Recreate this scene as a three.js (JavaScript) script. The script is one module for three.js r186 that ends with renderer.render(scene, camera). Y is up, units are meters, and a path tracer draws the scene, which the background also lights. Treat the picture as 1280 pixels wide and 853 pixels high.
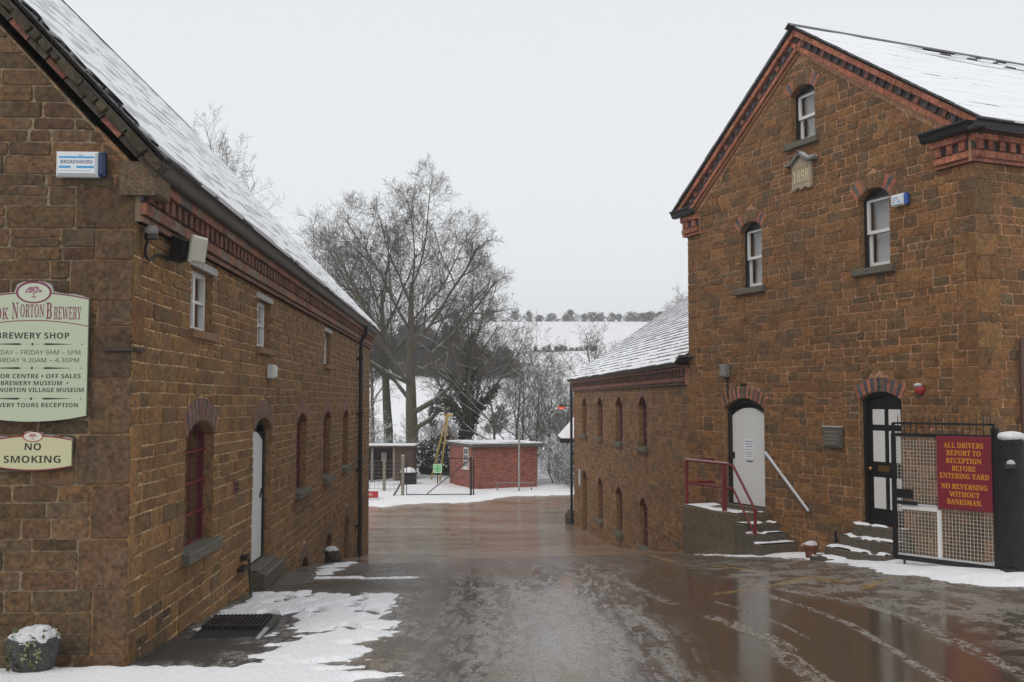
import * as THREE from 'three';
import { mergeGeometries } from 'three/addons/utils/BufferGeometryUtils.js';

// ------------------------------------------------------------------ camera, sky, sun, exposure
const EYE = new THREE.Vector3(0, 5, 0);
const scene = new THREE.Scene();
const camera = new THREE.PerspectiveCamera(36.327, 1024 / 682, 0.1, 3000);
camera.position.copy(EYE);
camera.rotation.x = THREE.MathUtils.degToRad(3.3019);

const skyTex = (() => {                       // even overcast, a little lighter towards the horizon
  const w = 64, h = 64, d = new Float32Array(w * h * 4);
  for (let j = 0; j < h; j++) for (let i = 0; i < w; i++) {
    const el = ((j + 0.5) / h - 0.5) * Math.PI, s = Math.max(0, Math.sin(el));
    const L = 0.91 - 0.12 * Math.min(1, s * 2.2) + 0.06 * Math.max(0, s - 0.45);
    const k = (j * w + i) * 4;
    d[k] = L * 0.975; d[k + 1] = L * 1.0; d[k + 2] = L * 1.035; d[k + 3] = 1;
  }
  const t = new THREE.DataTexture(d, w, h, THREE.RGBAFormat, THREE.FloatType);
  t.mapping = THREE.EquirectangularReflectionMapping; t.magFilter = THREE.LinearFilter; t.needsUpdate = true;
  return t;
})();
scene.background = skyTex; scene.environment = skyTex;
const sun = new THREE.DirectionalLight(0xfff4e8, 0.75);
sun.position.set(-30, 60, 24); sun.castShadow = true; sun.shadow.radius = 40;
Object.assign(sun.shadow.camera, { left: -70, right: 70, top: 70, bottom: -70, near: 1, far: 300 });
sun.target.position.set(0, 0, -25); scene.add(sun, sun.target);
scene.fog = new THREE.FogExp2(0xe8eaec, 0.0012);

const renderer = new THREE.WebGLRenderer({ antialias: true });
renderer.toneMapping = THREE.LinearToneMapping;
renderer.toneMappingExposure = 1.07;
renderer.shadowMap.enabled = true;

// ------------------------------------------------------------------ helpers
let seed = 12345;
function rnd() { seed |= 0; seed = seed + 0x6D2B79F5 | 0; let t = Math.imul(seed ^ seed >>> 15, 1 | seed); t = t + Math.imul(t ^ t >>> 7, 61 | t) ^ t; return ((t ^ t >>> 14) >>> 0) / 4294967296; }
const rr = (a, b) => a + (b - a) * rnd();
const clamp = (x, a = 0, b = 1) => Math.min(b, Math.max(a, x));
const sstep = (a, b, x) => { const t = clamp((x - a) / (b - a)); return t * t * (3 - 2 * t); };
const mix = (a, b, t) => a + (b - a) * t;
const HASH = new Float32Array(65536); for (let i = 0; i < 65536; i++) HASH[i] = rnd();
function h2(i, j) { return HASH[((i * 73 + j * 9151) ^ (j * 331 + i * 17)) & 65535]; }
function vnoise(x, y, per = 0) {
  let xi = Math.floor(x), yi = Math.floor(y); const fx = x - xi, fy = y - yi;
  let x1 = xi + 1, y1 = yi + 1;
  if (per) { xi = ((xi % per) + per) % per; x1 = ((x1 % per) + per) % per; yi = ((yi % per) + per) % per; y1 = ((y1 % per) + per) % per; }
  const u = fx * fx * (3 - 2 * fx), v = fy * fy * (3 - 2 * fy);
  const a = h2(xi, yi), b = h2(x1, yi), c = h2(xi, y1), e = h2(x1, y1);
  return a + (b - a) * u + (c - a) * v + (a - b - c + e) * u * v;
}
function fbm(x, y, oct = 4, per = 0) { let s = 0, a = 0.5, n = 0; for (let i = 0; i < oct; i++) { s += a * vnoise(x, y, per); n += a; x = x * 2 + (per ? 0 : 17.3); y = y * 2 + (per ? 0 : 5.1); per *= 2; a *= 0.5; } return s / n; }
const lin2s = (c) => Math.round(255 * clamp(c <= 0.0031308 ? 12.92 * c : 1.055 * Math.pow(c, 1 / 2.4) - 0.055));
function dataTex(w, h, fn, srgb) {             // fn(i, j) -> [r, g, b]; linear values in, encoded when srgb
  const d = new Uint8Array(w * h * 4);
  for (let j = 0; j < h; j++) for (let i = 0; i < w; i++) {
    const c = fn(i, j), k = (j * w + i) * 4;
    for (let q = 0; q < 3; q++) d[k + q] = srgb ? lin2s(c[q]) : Math.round(255 * clamp(c[q]));
    d[k + 3] = 255;
  }
  const t = new THREE.DataTexture(d, w, h); t.magFilter = THREE.LinearFilter; t.minFilter = THREE.LinearMipmapLinearFilter; t.generateMipmaps = true;
  t.wrapS = t.wrapT = THREE.RepeatWrapping; if (srgb) t.colorSpace = THREE.SRGBColorSpace; t.needsUpdate = true;
  return t;
}
const C = (r, g, b) => new THREE.Color().setRGB(r, g, b);
const mat = (r, g, b, rough = 0.8, more = {}) => new THREE.MeshStandardMaterial({ color: C(r, g, b), roughness: rough, ...more });
const names = {};
function numbered(n) { names[n] = (names[n] ?? -1) + 1; return names[n] ? `${n}_${String(names[n]).padStart(3, '0')}` : n; }
function shadow(o) { o.castShadow = o.receiveShadow = true; return o; }
function mesh(name, geo, m, parent) { const o = shadow(new THREE.Mesh(geo, m)); o.name = name; parent.add(o); return o; }
function tag(o, label, category, group) { o.userData.label = label; o.userData.category = category; if (group) o.userData.group = group; return o; }
function thing(name, label, category, pos = [0, 0, 0], turn = 0, group) { const o = new THREE.Group(); o.name = numbered(name); o.position.set(...pos); o.rotation.y = turn; tag(o, label, category, group); scene.add(o); return o; }
function one(name, geo, m, label, category, group) { const o = mesh(numbered(name), geo, m, scene); return tag(o, label, category, group); }
function struct(name, geo, m) { const o = mesh(numbered(name), geo, m, scene); o.userData.kind = 'structure'; return o; }
function box(w, h, d, x = 0, y = 0, z = 0, rz = 0, rx = 0, ry = 0) { const g = new THREE.BoxGeometry(w, h, d); if (rz) g.rotateZ(rz); if (rx) g.rotateX(rx); if (ry) g.rotateY(ry); g.translate(x, y, z); return g; }
function bevelBox(w, h, d, x = 0, y = 0, z = 0, e = 0.012) {          // a box with chamfered edges on its front and top
  const s = new THREE.Shape(); const a = w / 2 - e, b = h / 2 - e; s.moveTo(-a, -b); s.lineTo(a, -b); s.lineTo(a, b); s.lineTo(-a, b); s.closePath();
  const g = new THREE.ExtrudeGeometry(s, { depth: d - 2 * e, bevelEnabled: true, bevelSize: e, bevelThickness: e, bevelSegments: 1 }); g.translate(x, y, z - d / 2 + e); return g;
}
function merge(list) { return mergeGeometries(list.map((g) => { const n = g.index ? g.toNonIndexed() : g; for (const k of Object.keys(n.attributes)) if (!['position', 'normal', 'uv', 'color'].includes(k)) n.deleteAttribute(k); return n; })); }
function rod(a, b, r, n = 8, r2 = r) { const A = new THREE.Vector3(...a), B = new THREE.Vector3(...b), v = B.clone().sub(A), g = new THREE.CylinderGeometry(r2, r, v.length(), n); g.applyQuaternion(new THREE.Quaternion().setFromUnitVectors(new THREE.Vector3(0, 1, 0), v.clone().normalize())); g.translate(...A.add(B).multiplyScalar(0.5).toArray()); return g; }
function tint(g, c) { const n = g.attributes.position.count, a = new Float32Array(n * 3); for (let i = 0; i < n; i++) { a[i * 3] = c[0]; a[i * 3 + 1] = c[1]; a[i * 3 + 2] = c[2]; } g.setAttribute('color', new THREE.BufferAttribute(a, 3)); return g; }
function planarUV(g, ox, oy, sx, sy) { const p = g.attributes.position, u = new Float32Array(p.count * 2); for (let i = 0; i < p.count; i++) { u[2 * i] = (p.getX(i) - ox) / sx; u[2 * i + 1] = (p.getY(i) - oy) / sy; } g.setAttribute('uv', new THREE.BufferAttribute(u, 2)); return g; }

// ground height of the yard and of the valley and hill behind it (D = distance ahead)
const TD = [-30, 0, 9.2, 15, 18.9, 22.7, 25.5, 28, 32, 35.3, 39.3, 42, 46, 49, 54, 60, 80, 100, 130, 200, 280, 350, 420, 620, 900];
const TY = [3.6, 3.3, 2.70, 2.47, 2.1, 1.65, 1.25, .95, .46, .33, .2, .05, 0, .05, .4, .55, 1, 2.4, 6, 14.3, 24.3, 32, 36, 36, 30];
function interp(X, Y, x) { if (x <= X[0]) return Y[0]; for (let i = 1; i < X.length; i++) if (x <= X[i]) return mix(Y[i - 1], Y[i], (x - X[i - 1]) / (X[i] - X[i - 1])); return Y[Y.length - 1]; }
function gy(x, D) {
  const w = D > 60 ? 1 + (D - 60) * 0.06 : 1; let s = 0; for (const o of [-1, -.5, 0, .5, 1]) s += interp(TD, TY, D + o * w);
  return s / 5 + interp([8, 14, 33, 40], [0, .022, .028, 0], D) * clamp(x, -12, 14);
}

// ------------------------------------------------------------------ textures and materials
const stoneTex = (() => {
  const N = 1024;
  const col = dataTex(N, N, (i, j) => {
    const x = i / N * 16, y = j / N * 16, f = fbm(x, y, 5, 16), g = fbm(x * 4, y * 4, 4, 64), s = fbm(x * 2 + 3, y + 7, 4, 32), fine = h2(i, j);
    let v = 0.62 + 0.36 * (f - 0.5) + 0.8 * (g - 0.5) + 0.2 * (fine - 0.5);
    v = clamp(v, 0.12, 0.95); const warm = clamp((s - 0.45) * 2.2, -0.5, 0.7);
    let c = [v * (1 + 0.16 * warm), v, v * (1 - 0.22 * warm)];
    const dark = sstep(0.6, 0.72, fbm(x * 5 + 9, y * 5 + 1, 4, 80)); c = c.map((q) => q * (1 - 0.28 * dark));
    const li = Math.max(0.6 * sstep(0.75, 0.8, fbm(x * 6 + 2, y * 6 + 5, 3, 96)), 0.75 * sstep(0.80, 0.86, vnoise(x * 13 + 1, y * 13 + 7, 208)) * sstep(0.5, 0.62, fbm(x + 4, y + 9, 2, 16))); return [mix(c[0], 0.62, li), mix(c[1], 0.66, li), mix(c[2], 0.7, li)];
  }, true);
  const bump = dataTex(N / 2, N / 2, (i, j) => { const x = i / N * 32, y = j / N * 32; const v = 0.55 * fbm(x, y, 5, 16) + 0.45 * fbm(x * 5, y * 5, 3, 80); return [v, v, v]; });
  return { col, bump };
})();
const stoneMat = new THREE.MeshStandardMaterial({ map: stoneTex.col, bumpMap: stoneTex.bump, bumpScale: 0.012, roughness: 0.86, vertexColors: true, color: C(.97, .87, .70) });
const brickMat = new THREE.MeshStandardMaterial({ map: stoneTex.col, bumpMap: stoneTex.bump, bumpScale: 0.004, roughness: 0.85, vertexColors: true });
function texMat(r, g, b, rough, bs = 0.004, more = {}) { return new THREE.MeshStandardMaterial({ color: C(r, g, b), map: stoneTex.col, bumpMap: stoneTex.bump, bumpScale: bs, roughness: rough, ...more }); }
const M = {
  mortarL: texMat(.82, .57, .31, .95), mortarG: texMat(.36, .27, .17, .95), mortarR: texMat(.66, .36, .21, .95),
  reveal: texMat(.36, .21, .10, .9, .008), sill: texMat(.20, .18, .14, .85, .008), step: texMat(.16, .13, .10, .7, .008), concrete: texMat(.62, .62, .60, .85),
  gutter: texMat(.10, .088, .075, .6), black: mat(.012, .012, .013, .42), blackWood: texMat(.03, .03, .03, .5, .003), white: mat(.70, .71, .70, .5), whiteFrame: mat(.72, .72, .70, .45),
  red: mat(.17, .012, .018, .45), redFrame: mat(.12, .012, .022, .5), maroon: mat(.13, .03, .05, .5), glassDark: new THREE.MeshPhysicalMaterial({ color: C(.16, .17, .19), roughness: .05, ior: 1.5 }),
  glassPurple: new THREE.MeshPhysicalMaterial({ color: C(.045, .018, .04), roughness: .12 }),
  pane: new THREE.MeshPhysicalMaterial({ color: 0xffffff, transmission: 1, roughness: .02, thickness: 0, ior: 1.5 }), curtain: mat(.38, .37, .36, .95), dark: mat(.012, .011, .01, .9),
  snow: null, slate: null, steel: mat(.45, .47, .5, .35, { metalness: .7 }), brass: mat(.5, .34, .1, .35, { metalness: .9 }), timber: texMat(.13, .11, .085, .85, .006), wire: mat(.42, .40, .35, .6),
};
const snowTex = (() => { const N = 512; return { bump: dataTex(N, N, (i, j) => { const v = .6 * fbm(i / N * 8, j / N * 8, 5, 8) + .4 * fbm(i / N * 64, j / N * 64, 2, 64); return [v, v, v]; }) }; })();
M.snow = new THREE.MeshStandardMaterial({ color: C(.89, .90, .92), roughness: .9, bumpMap: snowTex.bump, bumpScale: .03 });
M.plaster = mat(.42, .40, .37, .95);
M.slate = texMat(.16, .165, .175, .6, .004);
M.roofSnow = new THREE.MeshStandardMaterial({ color: C(.86, .875, .90), roughness: .9, bumpMap: snowTex.bump, bumpScale: .012 });

// ------------------------------------------------------------------ pieces: the largest in view become meshes of their own, the rest one mesh
const PITCH = camera.rotation.x, FPX = 1300;
function seenSize(o, p, area, n) {
  const v = p.clone().applyMatrix4(o.matrixWorld), q = v.clone().sub(EYE), Y = q.y * Math.cos(PITCH) + q.z * Math.sin(PITCH), Z = -(-q.y * Math.sin(PITCH) + q.z * Math.cos(PITCH));
  if (Z < 0.5) return 0; const sx = FPX * q.x / Z, sy = FPX * Y / Z; const nn = n.clone().transformDirection(o.matrixWorld), d = q.length(), f = -nn.dot(q) / d;
  const a = area * Math.max(0, f) / (d * d) * FPX * FPX; return Math.abs(sx) > 650 || Math.abs(sy) > 435 ? a * 1e-4 : a;
}
class Pieces {
  constructor(name, restName, m, limit) { Object.assign(this, { name, restName, m, limit, list: [] }); }
  add(parent, geo, center, area, normal = new THREE.Vector3(0, 0, 1)) { this.list.push({ parent, geo, s: seenSize(parent, center, area, normal) }); }
  flush() {
    this.list.sort((a, b) => b.s - a.s); const rest = new Map();
    this.list.forEach((p, i) => { if (i < this.limit) mesh(this.name, p.geo, this.m, p.parent); else { if (!rest.has(p.parent)) rest.set(p.parent, []); rest.get(p.parent).push(p.geo); } });
    for (const [parent, l] of rest) { const o = mesh(this.restName, merge(l), this.m, parent); o.userData.kind = 'stuff'; }
    this.list = [];
  }
}
// one dressed stone or brick: an irregular eight-sided block with chamfered corners and a slightly hammered face
function blockGeo(q, z0, p, col, cham = [.006, .028], edge = .010, jit = .0045) {
  const out = [], n = 4; let cx = 0, cy = 0;
  for (const a of q) { cx += a[0] / 4; cy += a[1] / 4; }
  for (let i = 0; i < n; i++) {
    const a = q[i], b = q[(i + 3) % n], c = q[(i + 1) % n]; const l1 = Math.hypot(b[0] - a[0], b[1] - a[1]) || 1, l2 = Math.hypot(c[0] - a[0], c[1] - a[1]) || 1;
    const k1 = Math.min(rr(...cham), l1 * .4), k2 = Math.min(rr(...cham), l2 * .4);
    out.push([a[0] + (b[0] - a[0]) / l1 * k1 + rr(-jit, jit), a[1] + (b[1] - a[1]) / l1 * k1 + rr(-jit, jit)], [a[0] + (c[0] - a[0]) / l2 * k2 + rr(-jit, jit), a[1] + (c[1] - a[1]) / l2 * k2 + rr(-jit, jit)]);
  }
  const inn = out.map(([x, y]) => { const dx = cx - x, dy = cy - y, l = Math.hypot(dx, dy) || 1, e = Math.min(edge, l * .3); return [x + dx / l * e, y + dy / l * e, p + rr(-.0015, .0015)]; });
  const pos = [], uv = [], ou = rr(0, 2), ov = rr(0, 2), cz = p + rr(0, .005);
  const put = (x, y, z) => { pos.push(x, y, z); uv.push((x + ou) / 2 + z * .5, (y + ov) / 2 + z * .5); };
  for (let i = 0; i < 8; i++) {
    const j = (i + 1) % 8, a = out[i], b = out[j], c = inn[i], d = inn[j];
    put(a[0], a[1], z0); put(b[0], b[1], z0); put(d[0], d[1], d[2]); put(a[0], a[1], z0); put(d[0], d[1], d[2]); put(c[0], c[1], c[2]);
    put(c[0], c[1], c[2]); put(d[0], d[1], d[2]); put(cx, cy, cz);
  }
  const g = new THREE.BufferGeometry(); g.setAttribute('position', new THREE.Float32BufferAttribute(pos, 3)); g.setAttribute('uv', new THREE.Float32BufferAttribute(uv, 2));
  g.computeVertexNormals(); return tint(g, col);
}
// openings: { c, hw, b, sp, cr, t } centre, half width, bottom, springing, crown, ring thickness (sp = cr: flat head)
function arc(o) { const r = Math.max(1e-4, o.cr - o.sp), R = (o.hw * o.hw + r * r) / (2 * r); return { R, cy: o.cr - R }; }
function halfAt(o, y) {
  const low = o.sillH ? o.b - o.sillH : o.b;
  if (y < low - 1e-6) return 0; if (y < o.b - 1e-6) return o.hw + (o.sillX ?? .1);
  if (o.cr - o.sp < .01) return y <= o.cr + (o.linH ?? 0) + 1e-6 ? (y > o.cr + 1e-6 ? o.hw + (o.linX ?? .1) : o.hw) : 0;
  const { R, cy } = arc(o), Ro = R + o.t, spo = cy + Ro * Math.cos(Math.asin(Math.min(1, o.hw / R)));
  if (y <= o.sp) return o.hw;
  const full = Math.hypot(0, 0) + o.hw + o.t * (o.hw / R); if (y <= spo) return mix(o.hw, full, (y - o.sp) / Math.max(.01, spo - o.sp));
  const q = Ro * Ro - (y - cy) * (y - cy); return q > 0 ? Math.sqrt(q) : 0;
}
function archPath(o, hw = o.hw, sp = o.sp, cr = o.cr, P = THREE.Path, b = o.b) {
  const p = new P(); p.moveTo(o.c - hw, b); p.lineTo(o.c + hw, b);
  if (cr - sp < .01) { p.lineTo(o.c + hw, cr); p.lineTo(o.c - hw, cr); } else {
    const r = cr - sp, R = (hw * hw + r * r) / (2 * r), cy = cr - R, a = Math.asin(Math.min(1, hw / R));
    for (let k = 0; k <= 14; k++) { const t = a - 2 * a * k / 14; p.lineTo(o.c + R * Math.sin(t), cy + R * Math.cos(t)); }
  }
  p.closePath(); return p;
}
function frameAt(o, F) { o.position.set(...F.pos); o.rotation.y = F.ry; return o; }
// wall core with real openings and reveals
function wallCore(parent, F, outline, openings, mMortar, thick = .35, name = 'wall') {
  const s = new THREE.Shape(outline.map(([x, y]) => new THREE.Vector2(x, y))); for (const o of openings) s.holes.push(archPath(o));
  const g = new THREE.ExtrudeGeometry(s, { depth: thick, bevelEnabled: false, curveSegments: 12 }); g.translate(0, 0, -thick);
  const u = g.attributes.uv; for (let i = 0; i < u.count; i++) u.setXY(i, u.getX(i) / 2, u.getY(i) / 2);
  const w = mesh(name, g, [mMortar, M.reveal], parent); frameAt(w, F); w.updateWorldMatrix(true, false); return w;
}
const wav = (x, y) => .012 * (vnoise(x * 1.1 + 31, y * 3 + 7) - .5) + .016 * (vnoise(x * .33 + 3, y * 2 + 19) - .5);
function stoneCourses(w, pieces, o) {
  // o: x0, x1 (functions of y), y0, y1, levels, openings, h:[min,max], len:[min,max], pick(y) colour, quoins
  const lv = [o.y0, ...(o.levels ?? []).filter((y) => y > o.y0 + .05 && y < o.y1 - .05).sort((a, b) => a - b), o.y1], ys = [];
  for (let i = 0; i + 1 < lv.length; i++) {
    const d = lv[i + 1] - lv[i]; if (d < .03) continue; const n = Math.max(1, Math.round(d / ((o.h[0] + o.h[1]) / 2))), ws = []; let sum = 0;
    for (let k = 0; k < n; k++) { const q = rr(o.h[0], o.h[1]); ws.push(q); sum += q; }
    let y = lv[i]; for (let k = 0; k < n; k++) { const y1 = y + ws[k] / sum * d; ys.push([y, y1]); y = y1; }
  }
  const quo = []; // per course: widths taken by quoins at either end
  for (const side of ['L', 'R']) if (o['quoin' + side]) {
    let i = 0, long = false; const Q = o['quoin' + side];
    while (i < ys.length) {
      const n = Math.min(ys.length - i, Q.n[0] + Math.floor(rnd() * (Q.n[1] - Q.n[0] + 1))); long = !long; const wd = long ? rr(...Q.long) : rr(...Q.short);
            const a = ys[i][0], b = ys[i + n - 1][1], e0 = side === 'L' ? o.x0(a) : o.x1(a) - wd, e1 = e0 + wd, j = .006;
      const E = side === 'L' ? o.x0 : o.x1; if (Math.abs(E(a) - E(b)) < .001) { for (let k = i; k < i + n; k++) (quo[k] ??= {})[side] = wd; const g = blockGeo([[e0 + (side === 'L' ? -.004 : j), a + j], [e1 + (side === 'R' ? .004 : -j), a + j], [e1 + (side === 'R' ? .004 : -j), b - j], [e0 + (side === 'L' ? -.004 : j), b - j]], -.004, rr(.010, .016), o.pick((a + b) / 2, true, (e0 + e1) / 2)); pieces.add(w, g, new THREE.Vector3((e0 + e1) / 2, (a + b) / 2, 0), wd * (b - a)); }
      i += n;
    }
  }
  let last = 0;
  ys.forEach(([a, b], row) => {
    const e = .004, A = (f) => [f(a + e), f(b - e)], L = A(o.x0), R = A(o.x1); const q = quo[row] ?? {};
    if (q.L) { L[0] += q.L; L[1] += q.L; } if (q.R) { R[0] -= q.R; R[1] -= q.R; }
    const blk = o.openings.map((p) => ({ c: p.c, h0: halfAt(p, a + e), h1: halfAt(p, b - e) })).filter((p) => p.h0 > 0 || p.h1 > 0).sort((m, n) => m.c - n.c);
    const runs = []; let from = L;
    for (const p of blk) { runs.push([from, [p.c - p.h0, p.c - p.h1]]); from = [p.c + p.h0, p.c + p.h1]; } runs.push([from, R]);
    for (const [s, t] of runs) {
      const X0 = Math.min(s[0], s[1]), X1 = Math.max(t[0], t[1]), wd = X1 - X0; if (wd < .06 || Math.max(t[0] - s[0], t[1] - s[1]) < .04) continue;
      const hgt = b - a, k1 = clamp(.65 + hgt * 2.2, .7, 1.3), cuts = [X0]; let x = X0 + rr(.4, 1) * (o.len[0] + o.len[1]) / 2 * k1, guard = 0;
      while (x < X1 - o.len[0] * .7 && guard++ < 800) { if (Math.abs(x - last) < .05) x += .09; cuts.push(x); last = x; x += rr(o.len[0], o.len[1]) * k1; }
      cuts.push(X1);
      const at = (p, v) => mix(p[0], p[1], v), W = (xx, v) => { const yy = mix(a, b, v); return [xx, yy + wav(xx, yy)]; };
      const stone = (xa, xb, v0, v1) => {
        const j = rr(.004, .0075); let l0 = Math.max(xa, at(s, v0)), r0 = Math.min(xb, at(t, v0)), l1 = Math.max(xa, at(s, v1)), r1 = Math.min(xb, at(t, v1)); let w0 = v0, w1 = v1;
        if (r0 - l0 < .02 && r1 - l1 < .02) return;
        if (r1 - l1 < .02) { const f = (r0 - l0) / (r0 - l0 - (r1 - l1)); w1 = mix(v0, v1, clamp(f, .2, 1)); l1 = Math.max(xa, at(s, w1)); r1 = Math.max(l1 + .012, Math.min(xb, at(t, w1))); }
        if (r0 - l0 < .02) { const f = (r1 - l1) / (r1 - l1 - (r0 - l0)); w0 = mix(v1, v0, clamp(f, .2, 1)); l0 = Math.max(xa, at(s, w0)); r0 = Math.max(l0 + .012, Math.min(xb, at(t, w0))); }
        const A0 = W(l0, w0), B0 = W(r0, w0), C0 = W(r1, w1), D0 = W(l1, w1), jx = Math.min(j, Math.max(r0 - l0, r1 - l1) * .2);
        const g = blockGeo([[A0[0] + jx, A0[1] + j], [B0[0] - jx, B0[1] + j], [C0[0] - jx, C0[1] - j], [D0[0] + jx, D0[1] - j]], -.004, rr(.003, .017), o.pick((a + b) / 2, false, (l0 + r0) / 2));
        pieces.add(w, g, new THREE.Vector3((A0[0] + B0[0]) / 2, (A0[1] + D0[1]) / 2, 0), Math.max(r0 - l0, r1 - l1) * (b - a));
      };
      for (let i = 0; i + 1 < cuts.length; i++) { if (hgt > .15 && rnd() < .12) { stone(cuts[i], cuts[i + 1], 0, .5); stone(cuts[i], cuts[i + 1], .5, 1); } else stone(cuts[i], cuts[i + 1], 0, 1); }
    }
  });
}
function archRing(parent, F, o, pieces, cols, name = 'brick_arch', z = .018) {
  const { R, cy } = arc(o), a = Math.asin(Math.min(1, o.hw / R)), Ro = R + o.t, n = Math.max(5, Math.round(2 * a * (R + o.t / 2) / .078) | 1);
  const s = new THREE.Shape(); for (let k = 0; k <= 12; k++) { const t = -a + 2 * a * k / 12; (k ? s.lineTo : s.moveTo).call(s, o.c + (R + .004) * Math.sin(t), cy + (R + .004) * Math.cos(t)); } for (let k = 0; k <= 12; k++) { const t = a - 2 * a * k / 12; s.lineTo(o.c + (Ro - .004) * Math.sin(t), cy + (Ro - .004) * Math.cos(t)); }
  const g = new THREE.ExtrudeGeometry(s, { depth: .012, bevelEnabled: false }); g.translate(0, 0, .001);
  const ring = mesh(name, g, o.mortar ?? M.mortarR, parent); frameAt(ring, F); ring.updateWorldMatrix(true, false);
  for (let k = 0; k < n; k++) {
    const t0 = -a + 2 * a * k / n, t1 = -a + 2 * a * (k + 1) / n, d = .0035 / R; const P = (t, r) => [o.c + r * Math.sin(t), cy + r * Math.cos(t)];
    pieces.add(ring, blockGeo([P(t0 + d, R + .002), P(t1 - d, R + .002), P(t1 - d, Ro), P(t0 + d, Ro)], -.002, z + rr(0, .003), cols(k, n), [.002, .006], .004, .001), new THREE.Vector3(...P((t0 + t1) / 2, R + o.t / 2), 0), .075 * o.t);
  }
  return ring;
}
function jitterCol(c, v = .2, hue = .06) { const k = 1 + rr(-v, v); return [c[0] * k * (1 + rr(-hue, hue)), c[1] * k, c[2] * k * (1 + rr(-hue, hue) * 1.4)]; }
const RED = [.56, .205, .12], BLUE = [.125, .115, .115], PINK = [.36, .19, .135];
function brickBox(w, h, d, x, y, z, col, rz = 0, ry = 0) { const g = bevelBox(w, h, d, 0, 0, 0, .004); const u = g.attributes.uv, ou = rnd(), ov = rnd(); for (let i = 0; i < u.count; i++) u.setXY(i, u.getX(i) / 2 + ou, u.getY(i) / 2 + ov); if (rz) g.rotateZ(rz); if (ry) g.rotateY(ry); g.translate(x, y, z); return tint(g, col); }
// eaves cornice of moulded brick: thin course, band, dentils, band; each brick a piece
function cornice(parent, F, x0, x1, y, P, o = {}) {
  const back = mesh('cornice', box(x1 - x0, .43, .05, (x0 + x1) / 2, y + .215, .025), o.mortar ?? M.mortarR, parent); frameAt(back, F); back.updateWorldMatrix(true, false);
  const V = (x, yy) => new THREE.Vector3(x, yy, .05), L = .222;
  const band = (yy, h, d, cols, step = L) => { const n = Math.max(1, Math.round((x1 - x0) / step)), st = (x1 - x0) / n; for (let k = 0; k < n; k++) { const x = x0 + (k + .5) * st; P.add(back, brickBox(st - .006, h, d, x, yy + h / 2, d / 2 - .001, cols(k)), V(x, yy), st * h); } };
  band(y, .05, .075, () => jitterCol(o.thin ?? [.34, .15, .1], .2));
  const bandCol = () => o.dull && rnd() < .35 ? jitterCol([.27, .2, .15], .25) : jitterCol(o.band ?? RED, .28);
  band(y + .065, .105, .105, bandCol);
  band(y + .178, .142, .075, () => jitterCol(BLUE, .3), .11);
  { const n = Math.round((x1 - x0) / .222), st = (x1 - x0) / n; for (let k = 0; k < n; k++) { const x = x0 + (k + .5) * st; P.add(back, brickBox(.108, .140, .05, x, y + .25, .105, jitterCol(o.dent ?? [.34, .12, .08], .3)), V(x, y + .25), .108 * .14 * 2); } }
  band(y + .326, .098, .165, bandCol);
  return back;
}
function gutterProfile(parent, F, x0, x1, y, z, h = .17, d = .17, name = 'gutter', m = M.gutter) {
  const s = new THREE.Shape(); s.moveTo(0, 0); s.lineTo(d * .45, 0); s.quadraticCurveTo(d * .6, h * .05, d * .68, h * .35); s.quadraticCurveTo(d * .78, h * .75, d, h * .85); s.lineTo(d, h); s.lineTo(d - .012, h); s.lineTo(d * .62, h * .45); s.lineTo(.012, h * .3); s.lineTo(.012, h); s.lineTo(0, h); s.closePath();
  const g = new THREE.ExtrudeGeometry(s, { depth: x1 - x0, bevelEnabled: false }); g.rotateY(-Math.PI / 2); g.translate(x1, y, z);
  const o = mesh(name, g, m, parent); return frameAt(o, F);
}
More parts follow.
